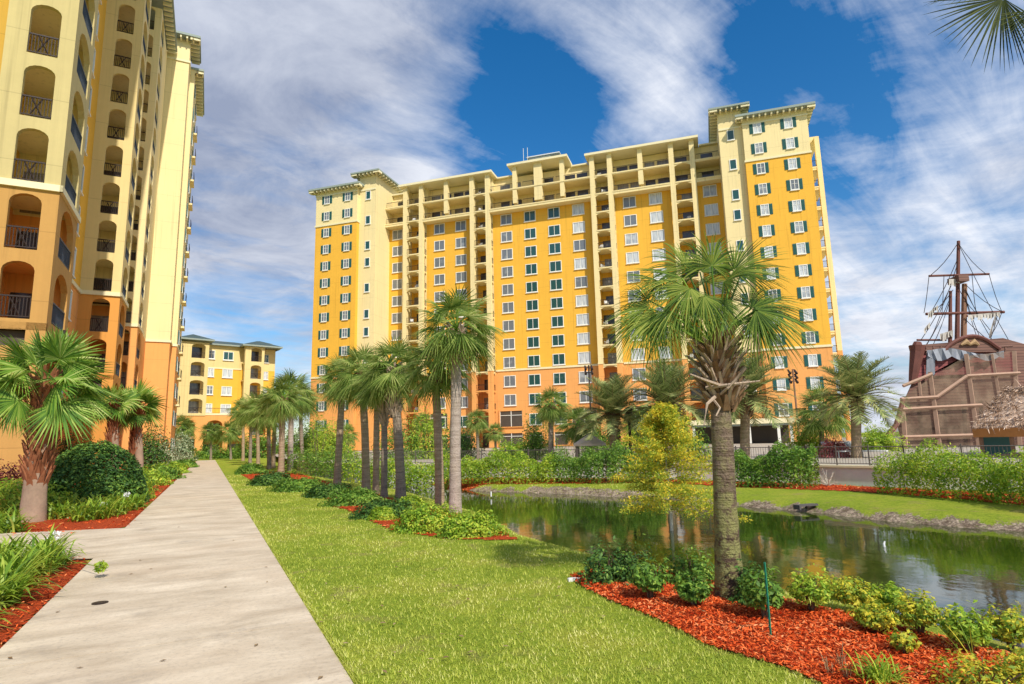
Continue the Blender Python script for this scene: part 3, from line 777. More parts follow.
# ------------------------------------------------------------------ six storey building at the end of the path
P0 = D(190, 400, 90); frz = math.atan2(math.cos(R_(50)), math.sin(R_(50)))
root = empty('apartment_block', (P0[0]+4, P0[1]+4, 0), 'six storey yellow and cream apartment block closing the far end of the path', 'building')
FB = Bld(root, P0[:2], frz)
SILL = [14.75-2.72*i for i in range(4)]
w = FB.mb(); w.box(-9, 12.2, 0, 10, 0, 6.5, 1); w.box(1.7, 12.2, 0, 10, 6.5, 13.6, 0); w.box(-9, 1.7, 0, 10, 6.5, 13.6, 2); w.box(-9, 12.2, 0, 10, 13.6, 17.1, 2)
FB.part('wall', w, [M['yellow'], M['orange'], M['cream_m']])
w = FB.mb(); w.box(-2.6, 12.4, -1.75, -.003, 6.35, 6.6); FB.part('belt_course', w, M['trim']); w = FB.mb(); w.box(1.75, 7.0, -.08, -.003, 13.5, 13.7); FB.part('belt_course', w, M['trim'])
w = FB.mb()
w.arch(1.2, 4.75, 2.9, 6.34, 2.1, 4.25, 3.3, 4.9, 5.6, -1.7, .3); w.arch(4.75, 7.9, 2.9, 6.34, 5.2, 7.1, 3.3, 4.9, 5.6, -1.7, .3); w.arch(7.9, 12.2, 2.9, 6.34, 8.4, 10.6, 3.3, 4.9, 5.6, -1.7, .3)
w.arch(-2.5, 1.2, 2.9, 6.34, -1.3, .5, 3.3, 4.9, 5.6, -1.7, .3)
for a, b in ((-2.5, -1.2), (.6, 1.7), (4.4, 5.1), (7.4, 8.2), (10.8, 12.2)): w.box(a, b, -1.7, -1.4, 0, 2.9)
w.box(-2.5, 12.2, -1.4, -.003, 2.9, 3.1); FB.part('arcade', w, M['orange'])
for a in (-.1, 2.4, 3.6, 5.6, 6.7, 9.0, 10.0): 
    for z in (.05, 3.15): link('door', DW[1], root, FB.rel(a, 0, z), frz)
for x0, x1, o0, o1 in ((-2.0, 1.8, -.55, 1.3), (7.0, 9.9, 7.9, 9.5)):
    blk = FB.mb()
    for s_ in SILL:
        blk.arch(x0, x1, s_-.35, s_+2.37, o0, o1, s_, s_+1.75, s_+2.15, -1.8, .25)
        blk.box(x0, x1, -1.54, -.003, s_-.35, s_-.15)
    for s_ in SILL:
        blk.box(x1-.2, x1, -1.54, -1.2, s_-.15, s_+2.37); blk.box(x0, x0+.2, -1.54, -1.2, s_-.15, s_+2.37)
    FB.part('balcony_block', blk, M['cream_m'])
    rm = railing_mesh(o1-o0, .85, 12, .02, True); 
    for s_ in SILL:
        link('railing', rm, root, FB.rel((o0+o1)/2, -1.72, s_), frz); link('door', DW[0], root, FB.rel((o0+o1)/2, 0, s_-.15), frz)
rm = railing_mesh(5.1, .8, 26, .02, False); link('railing', rm, root, FB.rel(4.4, -1.6, 6.6), frz)
for s_ in SILL:
    FB.window(2.6, 0, s_+.9, .95, 1.35, 1, 0, 'curtain'); FB.window(5.0, 0, s_+.85, 1.5, 1.35, 1, 0, 'teal' if s_ > 14 else 'curtain'); FB.window(10.7, 0, s_+.8, .9, 1.3, 1, 0, 'teal' if s_ > 14 else 'curtain')
def froof(x0, x1, y0, y1, z, h, over):
    r = FB.mb(); r.hip(x0, x1, y0, y1, z+.22, h, 0, over); r.box(x0-over, x1+over, y0-over, y1+over, z, z+.22, 1); return r.build('roof', [M['roof'], M['soffit']], root)
froof(-9, 12.2, 0, 10, 17.1, 1.3, .6); froof(-2.0, 1.8, -1.8, 3, 17.36, 1.0, .6); froof(7.0, 12.0, -1.8, 3, 17.1, 1.1, .55); froof(10.0, 12.3, 4, 10, 18.4, .6, .5)
FB.flush()
# ------------------------------------------------------------------ palms
def fan_leaf(out, hub, f, up, R, n=30, spread=R_(230), droop=.5, fold=.22, wk=1.0, r=rng):
    """blades radiating from hub; f forward, up leaf normal. appends (k,4,3) quads"""
    f = f/np.linalg.norm(f); rt = np.cross(f, up); rt /= np.linalg.norm(rt)+1e-9; nm = np.cross(rt, f)
    S = np.array([.03, .38, .62, .84, 1.0]); WS = np.array([.25, 1.0, .72, .38, .03])
    base_w = 2*math.tan(spread/n/2)*.38
    for i in range(n):
        th = -spread/2+spread*(i+.5)/n+r.normal()*.02
        L = R*(.78+.22*math.cos(th*.8))*(.88+.2*r.random())
        d = f*math.cos(th)+rt*math.sin(th)-nm*fold*abs(math.sin(th)); d /= np.linalg.norm(d)
        sd = np.cross(d, nm); sd /= np.linalg.norm(sd)+1e-9
        dr = droop*(.75+.5*r.random())
        pts = []
        for s in S:
            p = hub+d*L*s*(1-.15*dr*s)+np.array([0, 0, -1.])*dr*L*max(0, s-.25)**1.7
            pts.append(p)
        wv = [L*base_w*k*wk for k in WS]
        lo = [p-sd*w_*.5-nm*w_*.28*1 for p, w_ in zip(pts, wv)]; hi = [p+sd*w_*.5-nm*w_*.28 for p, w_ in zip(pts, wv)]
        md = [p+nm*w_*.10 for p, w_ in zip(pts, wv)]
        for a in range(len(S)-1):
            out.append([lo[a], md[a], md[a+1], lo[a+1]]); out.append([md[a], hi[a], hi[a+1], md[a+1]])
def connected(name, quads, mats, blades=None):
    return quads_mesh(name, np.array(quads), mats)
def blades_mesh(name, quads, mats, per):
    """weld each blade (per quads) into one island so that its colour is uniform"""
    Q = np.array(quads); n = len(Q)//per
    me = bpy.data.meshes.new(name); V = Q.reshape(-1, 3)
    me.vertices.add(len(V)); me.vertices.foreach_set('co', V.reshape(-1).astype(np.float32))
    idx = np.arange(len(V)).reshape(n, per, 4).copy()
    # weld: quad pairs (lo strip, md/hi strip), consecutive segments
    for s in range(per//2):
        lo, hi = 2*s, 2*s+1
        idx[:, hi, 0] = idx[:, lo, 1]; idx[:, hi, 3] = idx[:, lo, 2]
        if s:
            idx[:, lo, 0] = idx[:, lo-2, 3]; idx[:, lo, 1] = idx[:, lo-2, 2]; idx[:, hi, 0] = idx[:, lo-2, 2]; idx[:, hi, 1] = idx[:, hi-2, 2]
    L = idx.reshape(-1); m_ = n*per
    me.loops.add(m_*4); me.loops.foreach_set('vertex_index', L.astype(np.int32))
    me.polygons.add(m_); me.polygons.foreach_set('loop_start', np.arange(0, m_*4, 4, dtype=np.int32)); me.polygons.foreach_set('loop_total', np.full(m_, 4, dtype=np.int32))
    me.materials.append(mats); me.update(calc_edges=True); me.validate(); return me
def dirv(az, el): return np.array([math.cos(az)*math.cos(el), math.sin(az)*math.cos(el), math.sin(el)])
def fan_crown(name, n_leaves, R, pet, blades, mt, droop=.55, spread=R_(230), elmin=-38, elmax=78, seed=1, wk=1.0, custom=None, rollv=.35):
    """crown around the origin; returns (leaf mesh, petiole mesh)"""
    r = np.random.default_rng(seed); out = []; pm = MB()
    specs = []
    for i in range(n_leaves):
        t_ = (i+.5)/n_leaves
        az = i*2.39996+r.normal()*.15; el = R_(elmax+(elmin-elmax)*t_**.85)+r.normal()*.08
        specs.append((az, el, 1., 1.))
    if custom: specs += custom
    for az, el, ks, kp in specs:
        d = dirv(az, el); P = pet*kp*(.85+.3*r.random())
        p0 = d*.04; sag = P*.16*max(0, math.cos(el))
        p1 = d*P*.5+np.array([0, 0, sag*.2]); p2 = d*P-np.array([0, 0, sag])
        pm.tube([p0, p1, p2], [.016*R/.6, .012*R/.6, .009*R/.6], 4, 0, False)
        f = unit(p2-p1)+np.array([0, 0, -.25*droop]); 
        hz = np.cross(f, [0, 0, 1.]); hz = hz/(np.linalg.norm(hz)+1e-9) if np.linalg.norm(hz) > .05 else np.array([math.cos(az+1.57), math.sin(az+1.57), 0])
        upv = np.cross(hz, f); roll_ = r.normal()*rollv
        upv = upv*math.cos(roll_)+hz*math.sin(roll_)
        fan_leaf(out, p2, f, upv, R*ks*(.85+.3*r.random()), blades, spread*(.9+.2*r.random()), droop*(.8+.5*r.random())*(1.0 if el > 0 else 1.25), .25, wk, r)
    return blades_mesh(name, out, mt, 8), pm.mesh('petioles', M['f_shrub'])
def trunk_tex(name, c1, c2, c3, ringscale=22):
    m, t, out = mat(name)
    tc = t.new('ShaderNodeTexCoord'); P = tc.outputs['Object']
    rg = t.noise(t.vmath('MULTIPLY', P, (1.5, 1.5, ringscale)), 1.0, 4, .6, .3); n = t.noise(P, 5, 5, .65); n2 = t.noise(P, 38, 3, .6)
    c = t.mix(t.remap(rg, .35, .65), c1, c2); c = t.mix(t.remap(n, .5, .66, 0, .8), c, c3); c = t.mix(t.remap(n2, .3, .5, .5, 0), c, tuple(k*.35 for k in c1))
    b = t.new('ShaderNodeBsdfPrincipled'); t.put(b.inputs['Base Color'], c); b.inputs['Roughness'].default_value = .9; b.inputs['Specular IOR Level'].default_value = .15
    bp = t.new('ShaderNodeBump'); bp.inputs['Strength'].default_value = .9; bp.inputs['Distance'].default_value = .03
    t.put(bp.inputs['Height'], t.math('ADD', rg, n2)); t.put(b.inputs['Normal'], bp); t.l.new(b.outputs[0], out.inputs[0]); return m
M['trunk_grey'] = trunk_tex('grey_palm_trunk', (.20, .15, .115), (.37, .30, .23), (.30, .27, .17))
M['trunk_dark'] = trunk_tex('mossy_palm_trunk', (.28, .19, .12), (.50, .37, .25), (.30, .27, .12))
M['trunk_pale'] = trunk_tex('pale_palm_trunk', (.34, .27, .22), (.52, .43, .36), (.44, .36, .27), 14)
M['trunk_smooth'] = surf('smooth_pinkish_trunk', (.36, .25, .175), .9, .35, 2.2, .2, .4, 60)
M['trunk_big'] = trunk_tex('tall_mossy_palm_trunk', (.13, .09, .065), (.28, .21, .155), (.22, .18, .10), 30)
_t = NT(M['trunk_big'].node_tree); _b = [n for n in _t.n if n.type == 'BSDF_PRINCIPLED'][0]; _l = _b.inputs['Base Color'].links[0].from_socket
_tc = _t.new('ShaderNodeTexCoord'); _sp = _t.new('ShaderNodeSeparateXYZ'); _t.put(_sp.inputs[0], _tc.outputs['Object']); _nz = _t.noise(_tc.outputs['Object'], 7, 5, .7)
_f = _t.math('ADD', _t.remap(_sp.outputs[2], .4, 2.0, 1., .0), _t.remap(_nz, .3, .7, -.5, .5), clamp=True)
_d = _t.mix(_t.remap(_nz, .44, .52), (.075, .045, .03), (.24, .23, .09)); _t.put(_b.inputs['Base Color'], _t.mix(_f, _l, _d))
M['boot'] = surf('leaf_base_boots', (.46, .35, .26), .85, .35, 9)
M['boot_d'] = surf('brown_leaf_base_boots', (.25, .15, .08), .85, .4, 9)
M['boot_r'] = surf('red_brown_leaf_bases', (.34, .13, .06), .85, .45, 9)
def trunk_mesh(h, r0, r1, lean=(0, 0), mt='trunk_grey', flare=.3, seg=14, wob=.04, seed=0):
    r = np.random.default_rng(seed); n = 26; mb = MB(); rings = []
    ph = r.random()*6
    for i in range(n+1):
        t_ = i/n; z = h*t_
        rad = r0+(r1-r0)*t_+r0*flare*math.exp(-t_*h/.28)
        cx_ = lean[0]*t_**1.4+wob*h*.12*math.sin(t_*3+ph)*t_; cy_ = lean[1]*t_**1.4+wob*h*.12*math.cos(t_*2.5+ph)*t_
        rings.append([mb.pt((cx_+rad*(1+.035*math.sin(5*a+z*3+ph)+.02*r.normal())*math.cos(a), cy_+rad*(1+.03*r.normal())*math.sin(a), z-.12 if i == 0 else z+.01*r.normal())) for a in [2*math.pi*k/seg for k in range(seg)]])
    for i in range(n):
        for k in range(seg):
            k2 = (k+1) % seg; mb.f.append([rings[i][k], rings[i][k2], rings[i+1][k2], rings[i+1][k]]); mb.m.append(0)
    mb.f.append(rings[-1]); mb.m.append(0)
    top = (lean[0]+wob*h*.12*math.sin(3+ph), lean[1]+wob*h*.12*math.cos(2.5+ph), h)
    return mb.mesh('trunk', M[mt], True), top
def boots_mesh(z0, z1, r0, r1, L, mt, seed=3, n=None, out_=.55, w=.07, org=(0, 0), name='leaf_bases'):
    """criss-cross leaf bases: tapered wedges leaving the trunk upward in a spiral, split at the top"""
    r = np.random.default_rng(seed); mb = MB(); n = n or int((z1-z0)/.028)
    for i in range(n):
        t_ = i/max(1, n-1); z = z0+(z1-z0)*t_; az = i*2.39996; rad = r0+(r1-r0)*t_
        c, s = math.cos(az), math.sin(az); e = np.array([c, s, 0]); tg = np.array([-s, c, 0]); o = np.array([org[0], org[1], 0])
        l = L*(.7+.6*r.random()); sk = tg*r.normal()*l*.28
        p0 = o+e*rad*.85+np.array([0, 0, z]); p1 = o+e*(rad+l*out_*.35)+np.array([0, 0, z+l*.55])+sk*.5; p2 = o+e*(rad+l*out_*(.7+.5*r.random()))+np.array([0, 0, z+l])+sk
        for a, b, wa, wb in ((p0, p1, w, w*.62), (p1, p2, w*.62, w*.30)):
            th = e*.018
            q = [a-tg*wa, a+tg*wa, b+tg*wb, b-tg*wb]
            mb.face([x+th for x in q]); mb.face([x-th for x in q][::-1])
            for x, y in ((0, 1), (1, 2), (2, 3), (3, 0)): mb.face([q[x]-th, q[y]-th, q[y]+th, q[x]+th])
    return mb.mesh(name, M[mt])
CROWNS = {}
def sabal(loc, h, crown_r, r0, label, group=None, lean=(0, 0), mt='trunk_grey', boots=None, bmat='boot', var=0, rz=0., dead=True, cat='palm tree'):
    o = empty('palm_tree', loc, label, cat, group)
    tm, top = trunk_mesh(h, r0, r0*.86, lean, mt, .25, 14, .04, int(abs(loc[0]*77)) % 999)
    tr = link('trunk', tm, o)
    if ('s', var) not in CROWNS:
        CROWNS[('s', var)] = fan_crown('crown', 34, .58, .46, 28, M['f_sabal2'], .34, R_(225), -46, 86, 11+var, .80)
    lm, pm = CROWNS[('s', var)]
    s = crown_r/1.0
    cr = link('crown', lm, o, (top[0], top[1], top[2]+.12*s), rz, s*1.18); link('petioles', pm, cr)
    if boots:
        link('leaf_bases', boots_mesh(h-boots, h+.10*s, r0*.95, r0*.98, .16+.6*r0, bmat, 3+var, int(boots/.013), .42, r0*.34, (top[0]*.9, top[1]*.9)), o)
    return o
def place_palm(base, top_px, width_px, trunk_px, label, group, far=None, **kw):
    if far: b = D(base[0], base[1], far); b[2] = kw.pop('z')
    else: b = GT(*base)
    Y = b[1]; s = Y/FPX*math.hypot(1, (base[0]-CX)/FPX)
    s = Y/FPX
    c = D(top_px[0], top_px[1], Y)
    h = c[2]-b[2]; lean = (c[0]-b[0], 0)
    return sabal(b, h, width_px*s/2, trunk_px*s/2, label, group, lean, **kw)

# --- the big sabal palm in the right bed
b = GT(731, 598); sY = b[1]/FPX
root = empty('palm_tree', b, 'large nearest cabbage palm in the red mulch bed with shaggy brown leaf bases', 'palm tree')
hz = D(716, 350, b[1])[2]-b[2]; lean = (D(718, 350, b[1])[0]-b[0], 0)
tm, top = trunk_mesh(hz, .122, .095, lean, 'trunk_big', .35, 20, .0, 5)
link('trunk', tm, root)
# grey upper trunk sleeve is the same trunk: ring of boots above
C = np.array([lean[0], 0, hz])
link('leaf_bases', boots_mesh(hz-.66, hz+.02, .115, .105, .17, 'boot_d', 5, 110, .62, .040, (lean[0]*.93, 0)), root)
link('leaf_bases', boots_mesh(hz-.62, hz-.02, .125, .11, .20, 'boot', 9, 70, .70, .026, (lean[0]*.93, 0)), root)
out = []; pm = MB(); r = np.random.default_rng(21)
def px2(px, py, dy=0.): p = D(px, py, b[1]+dy); return p-b
leaves = []
# (hub px, hub py, depth offset, aim px, aim py, R px)
for hx, hy, dy, ax, ay, Rp in ((650,308,-.2,612,318,50),(662,282,.1,628,268,56),(652,318,-.3,628,352,54),(660,326,.25,645,365,50),(640,318,.1,615,345,46),(682,278,-.1,655,270,58),
        (686,268,.0,664,236,60),(700,272,.3,690,236,56),(712,266,-.1,716,232,58),(734,270,.0,752,242,62),(742,272,.3,772,250,56),(724,282,-.35,742,262,50),
        (690,288,-.4,668,325,56),(704,296,-.45,700,330,46),(718,300,-.4,728,335,44),(676,300,.4,655,330,56),(694,300,.5,680,330,46),(730,300,.5,738,330,40),
        (752,308,-.1,800,292,66),(756,310,-.3,812,320,64),(752,314,.2,796,350,60),(750,304,.35,780,272,58),(757,316,-.15,770,352,50),(764,306,.1,818,300,58),
        (670,312,-.35,640,338,52),(648,300,.35,620,290,48),(706,282,.55,728,250,48)):
    hub = px2(hx, hy, dy); aim = px2(ax, ay, dy*1.5); f = unit(aim-hub)
    p0 = C+unit(hub-C)*.04; mid = (p0+hub)/2+np.array([0, 0, .07])
    pm.tube([p0, mid, hub], [.017, .012, .009], 5, 0, False)
    upv = np.array([0, 0, 1.])*.75-np.array([f[0], f[1], 0])*f[2]*.6+np.array([0, -.7, 0])+r.normal(size=3)*.35
    for _ in range(1): fan_leaf(out, hub, f, upv, Rp*sY*1.0, 44, R_(205+r.normal()*22), .26+.34*r.random(), .32, .80, r)
cr = link('crown', blades_mesh('crown', out, M['f_sabal'], 8), root); link('petioles', pm.mesh('petioles', M['f_shrub']), cr)
dd = MB()
for (x0, y0), (x1, y1), (x2, y2), w_ in (((728,388),(705,380),(690,374),.022),((706,388),(735,384),(760,381),.020),((716,396),(707,404),(704,425),.018),((718,396),(728,388),(737,378),.016),((712,398),(720,408),(716,416),.014),((722,372),(745,352),(760,332),.011)):
    a, c_, d_ = px2(x0, y0, -.12), px2(x1, y1, -.28), px2(x2, y2, -.32)
    dd.tube([a, c_, d_], [w_, w_*.8, w_*.4], 5)
link('dead_stalks', dd.mesh('dead_stalks', M['boot']), root)

# --- palms on the near bank (measured from the photo as ground points)
G1 = 'cabbage palms along the near bank of the pond'
place_palm((455, 513), (456, 335), 92, 11.5, 'tallest smooth grey trunked cabbage palm on the near bank, standing in leafy ground cover', G1, mt='trunk_pale', boots=.75, bmat='boot', var=0, rz=.3)
place_palm((440, 508), (436, 372), 76, 9, 'brown mossy trunked cabbage palm directly behind the tallest grey one', G1, mt='trunk_dark', boots=.45, bmat='boot_d', var=1, rz=1.2)
place_palm((401, 500), (394, 374), 70, 9.5, 'cabbage palm with a white criss-cross sleeve of leaf bases down half its trunk', G1, mt='trunk_grey', boots=1.3, bmat='boot', var=2, rz=2.2)
place_palm((384, 498), (385, 384), 58, 6.5, 'cabbage palm with grey peeling leaf bases, close right of the two slim trunks', G1, mt='trunk_grey', boots=1.3, bmat='boot', var=0, rz=3.)
place_palm((376, 494), (377, 390), 56, 6.5, 'slim cabbage palm, middle one of the close row of three', G1, mt='trunk_dark', boots=.6, bmat='boot_d', var=1, rz=4.)
place_palm((366, 491), (362, 378), 66, 8, 'stout cabbage palm, left one of the close row of three', G1, mt='trunk_dark', boots=.5, bmat='boot_d', var=2, rz=5.)
place_palm((337, 487), (343, 382), 56, 7, 'leaning cabbage palm standing alone left of the row of three', G1, mt='trunk_dark', boots=.3, bmat='boot_d', var=0, rz=1.)
G2 = 'small cabbage palms in the cluster beside the lawn'
for i, (bx, by, cx_, cy_, w_, tw, lab, mtt) in enumerate((
        (290, 471, 291, 396, 52, 5.5, 'tallest pale trunk in the palm cluster beside the lawn', 'trunk_pale'),
        (281, 474, 283, 402, 50, 6, 'cabbage palm in the cluster with a thick brown trunk, front of the tallest', 'trunk_dark'),
        (269, 469, 268, 416, 40, 4, 'short palm in front of the lawn cluster with red brown leaf bases', 'trunk_grey'),
        (250, 463, 251, 416, 34, 3.2, 'second palm from the left end of the lawn cluster', 'trunk_grey'),
        (243, 461, 243, 412, 30, 3, 'leftmost palm of the lawn cluster, nearest the path', 'trunk_dark'),
        (258, 465, 257, 410, 38, 3.5, 'palm in the middle left of the lawn cluster', 'trunk_dark'),
        (273, 468, 275, 406, 40, 4, 'palm in the lawn cluster between the short one and the thick brown trunk', 'trunk_dark'),
        (302, 468, 300, 402, 40, 4, 'rightmost palm of the lawn cluster, its crown meeting the tall tower', 'trunk_grey'))):
    place_palm((bx, by), (cx_, cy_), w_, tw, lab, G2, mt=mtt, boots=.9 if i in (2, 0) else .5, bmat='boot_r' if i == 2 else 'boot_d', var=i % 3, rz=i*.9)
G3 = 'small palms on the pool deck'
for i, (bx, by, cx_, cy_, w_, tw, Y, lab) in enumerate((
        (551, 452, 551, 408, 42, 5.5, 31, 'fan palm on the pool deck in front of the orange centre of the tower'),
        (478, 455, 477, 422, 26, 3, 36, 'small palm on the pool deck just right of the grey palm trunk'),
        (496, 455, 495, 434, 22, 2.5, 37, 'smallest palm on the pool deck beside the dark ground floor opening'),
        (577, 452, 578, 428, 44, 4, 30, 'low leafy palm on the pool deck left of the umbrella'),
        (822, 452, 822, 416, 60, 5, 30, 'bushy green palm between the right tower porch and the corner date palm'),
        (640, 452, 640, 424, 40, 4, 32, 'bushy palm between the two left date palms'),
        (424, 452, 424, 424, 24, 3, 42, 'small palm on the deck seen between the two tall bank palms'),
        (348, 455, 347, 436, 24, 2.5, 52, 'small palm in front of the left orange tower base'))):
    place_palm((bx, by), (cx_, cy_), w_, tw, lab, G3, far=Y, z=.55, mt='trunk_grey', boots=.3, bmat='boot_d', var=i % 3, rz=i*1.3)
G4 = 'small fan palms before the far block'
for i, (bx, by, cx_, cy_, w_, lab) in enumerate(((211, 456, 211, 434, 24, 'left small palm in front of the arches of the far block'), (231, 456, 229, 433, 26, 'right small palm in front of the arches of the far block'), (183, 456, 182, 430, 30, 'small palm left of the path end against the far block'))):
    place_palm((bx, by), (cx_, cy_), w_, 2.2, lab, G4, far=80, z=0., mt='trunk_grey', var=i, rz=i)

# --- fan palms of the left bed (stout trunks, big bright fans)
def washy(base, crown_px, width_px, trunk_px, label, seed, blades=36, nl=26):
    b = GT(*base); s = b[1]/FPX; c = D(crown_px[0], crown_px[1], b[1]); h = c[2]-b[2]
    o = empty('fan_palm', b, label, 'palm tree', 'fan palms of the left bed')
    tm, top = trunk_mesh(h, trunk_px*s/2, trunk_px*s/2*.72, (c[0]-b[0], 0), 'trunk_smooth', .12, 18, .02, seed)
    link('trunk', tm, o)
    R = width_px*s/2*.80
    lm, pm = fan_crown('crown', nl-3, R*.66, R*.52, blades, M['f_fan'], .20, R_(265), -32, 84, seed, 1.25, None, .95)
    cr = link('crown', lm, o, top); link('petioles', pm, cr)
    link('leaf_bases', boots_mesh(h*.25, h*1.0, trunk_px*s/2*.92, trunk_px*s/2*.80, h*.12, 'boot_r', seed, 150, .30, trunk_px*s*.14, (top[0]*.7, 0)), o)
    return o
washy((32, 522), (46, 384), 150, 21, 'big fan palm with a red brown shaggy trunk at the left edge of the photo', 31, 40, 30)
washy((139, 474), (136, 408), 66, 8, 'small fan palm with a rusty trunk next to the path', 32, 26, 24)
washy((114, 476), (113, 405), 60, 9, 'small fan palm behind the clipped round bush', 33, 26, 24)

# --- feather palms (date palms) on the pool deck
def date_crown(seed, n=56):
    r = np.random.default_rng(seed); Qs = []; rm_ = MB()
    for i in range(n):
        t_ = (i+.5)/n; az = i*2.39996; el = R_(82-100*t_**1.15)+r.normal()*.07; L = .95+.2*r.random()
        pts = []; d = dirv(az, el); p = np.zeros(3); k = 12
        for j in range(k+1):
            pts.append(p.copy()); e2 = el-R_(62)*(j/k)**1.4*(.6+.4*math.cos(el)); dd_ = dirv(az, e2); p = p+dd_*L/k
        rm_.tube(pts, [.014*(1-j/(k+1)) for j in range(k+1)], 4, 0, False)
        for j in range(2, k*3):
            q = j/3; a = int(q); fr = q-a
            if a >= k: break
            c = pts[a]*(1-fr)+pts[a+1]*fr; tg = unit(pts[a+1]-pts[a]); sd = unit(np.cross(tg, [0, 0, 1.])); nm = np.cross(sd, tg)
            ll = .34*math.sin(math.pi*min(1, .12+.88*q/k))**.6*(.8+.3*r.random())
            for sg in (-1, 1):
                dv = unit(tg*.75+sd*sg*.8+nm*.35+r.normal(size=3)*.08); e = c+dv*ll-np.array([0, 0, ll*.18]); wv = np.cross(dv, nm)*.019
                Qs.append([c-wv*.6, c+wv*.6, e+wv*.15, e-wv*.15])
    return quads_mesh('crown', np.array(Qs), M['f_date']), rm_.mesh('rachises', M['boot_d'])
DC = date_crown(3)
for i, (bx, by, cx_, cy_, w_, tw, Y, lab) in enumerate((
        (614, 456, 613, 415, 84, 8, 27, 'date palm left of the yellow leaved young tree'),
        (668, 456, 667, 405, 92, 8, 25, 'date palm rising behind the yellow leaved young tree'),
        (745, 458, 746, 398, 96, 9, 24, 'date palm directly right of the big cabbage palm trunk, before the porch'),
        (857, 456, 856, 398, 92, 9, 26, 'date palm at the right corner of the tower, left of the pirate ship'))):
    b = D(bx, by, Y); b[2] = .55; s = Y/FPX; c = D(cx_, cy_, Y); h = c[2]-.55
    o = empty('date_palm', b, lab, 'palm tree', 'date palms on the pool deck')
    tm, top = trunk_mesh(h, tw*s/2, tw*s/2, (c[0]-b[0], 0), 'trunk_dark', .2, 14, .02, i)
    link('trunk', tm, o); cr = link('crown', DC[0], o, top, i*1.7, w_*s/2/.98); link('rachises', DC[1], cr)
    link('leaf_bases', boots_mesh(h*.7, h+.03, tw*s/2*1.0, tw*s/2*1.5, .22, 'boot_d', i+4, 60, .5, .05, (top[0], 0)), o)

# --- palm whose frond hangs into the top right corner
hub = D(1003, -2, 4.6); tp = np.array([hub[0]+.75, hub[1]-.15, hub[2]+.55]); b = np.array([tp[0]+.25, tp[1]+.1, tz(tp[0]+.25, tp[1])])
o = empty('palm_tree', b, 'cabbage palm whose frond hangs into the top right corner of the sky', 'palm tree')
tm, top = trunk_mesh(tp[2]-b[2], .13, .11, (tp[0]-b[0], tp[1]-b[1]), 'trunk_grey', .25, 14, 0, 8); link('trunk', tm, o)
out = []; pm = MB(); r = np.random.default_rng(5); T = tp-b
def add_leaf(hubw, f, upv, R, n=34, sp=200, dr=.3):
    h_ = hubw-b; pm.tube([T, (T+h_)/2+np.array([0, 0, .08]), h_], [.014, .011, .008], 5, 0, False); fan_leaf(out, h_, np.array(f, float), np.array(upv, float), R, n, R_(sp), dr, .2, .8, r)
add_leaf(hub, (-.42, 0, -.75), (.1, -1, .1), .66, 36, 200, .10)
add_leaf(D(990, -22, 4.9), (-.9, .1, -.3), (.2, -.6, .8), .52, 30, 170, .15)
add_leaf(D(1035, 12, 4.5), (-.3, 0, -.8), (.3, -1, .2), .40, 30, 150, .15)
for i in range(16):
    az = i*2.39996; el = R_(75-70*i/16)
    d = dirv(az, el); hh = tp+d*.6
    if hh[0] < tp[0]-.15 and hh[2] < tp[2]+.45: continue
    add_leaf(hh, d, np.cross(np.cross(d, [0, 0, 1.]), d)+np.array([0, 0, .01]), .6, 24, 220, .6)
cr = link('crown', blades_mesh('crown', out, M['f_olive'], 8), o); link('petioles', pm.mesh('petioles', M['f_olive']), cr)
# ------------------------------------------------------------------ shrubs, hedges, small plants
def blob_points(n, rx, ry, rz_, shell=.55, lump=.18, r=None, flat=0.):
    r = r or rng; d = unit(r.normal(size=(n, 3))); d[:, 2] = np.abs(d[:, 2])*1.0-flat; d = unit(d)
    a = np.arctan2(d[:, 1], d[:, 0]); l = 1+lump*(np.sin(a*3+r.random()*6)*.5+np.sin(a*7+d[:, 2]*6+r.random()*6)*.35+np.sin(d[:, 2]*9+a*2)*.35)
    rad = (shell+(1-shell)*r.random(n)**.6)*l
    return d*rad[:, None]*np.array([rx, ry, rz_]), d
def shrub(loc, w, h, n, leaf, mt, label, cat='shrub', group=None, vase=False, shell=.5, lump=.18, name='shrub', seed=0, stems=7, aspect=.45, dpt=None):
    r = np.random.default_rng(seed+int(abs(loc[0])*100)); o = empty(name, loc, label, cat, group)
    d = (dpt or w)/2
    if vase:
        P, N = blob_points(n, w/2, d, h*.62, .35, lump, r, .25); P[:, 2] += h*.38
        k = (np.hypot(P[:, 0]/(w/2), P[:, 1]/d) < .25+P[:, 2]/h*1.25); P, N = P[k], N[k]
    else:
        P, N = blob_points(n, w/2, d, h, shell, lump, r)
        P[:, 2] = np.maximum(P[:, 2], .02)
    link('foliage', quads_mesh('foliage', leaf_quads(P, N+np.array([0, 0, .5]), leaf, aspect, .6, r), mt), o)
    mb = MB()
    for i in range(stems):
        a = r.random()*6.28; q = .3+.5*r.random(); hh = h*(.55+.35*r.random())
        mb.tube([(0, 0, -.06), (math.cos(a)*w*.16*q, math.sin(a)*w*.16*q, hh*.45), (math.cos(a)*w*.42*q, math.sin(a)*w*.42*q, hh)], [.014*h+.004, .010*h+.003, .004], 5, 0, False)
    link('stems', mb.mesh('stems', M['stem']), o)
    return o
def at_px(base, wpx, toppx, **k):
    b = GT(*base); s = b[1]/FPX; h = (base[1]-toppx)*s*.97
    return b, wpx*s, h
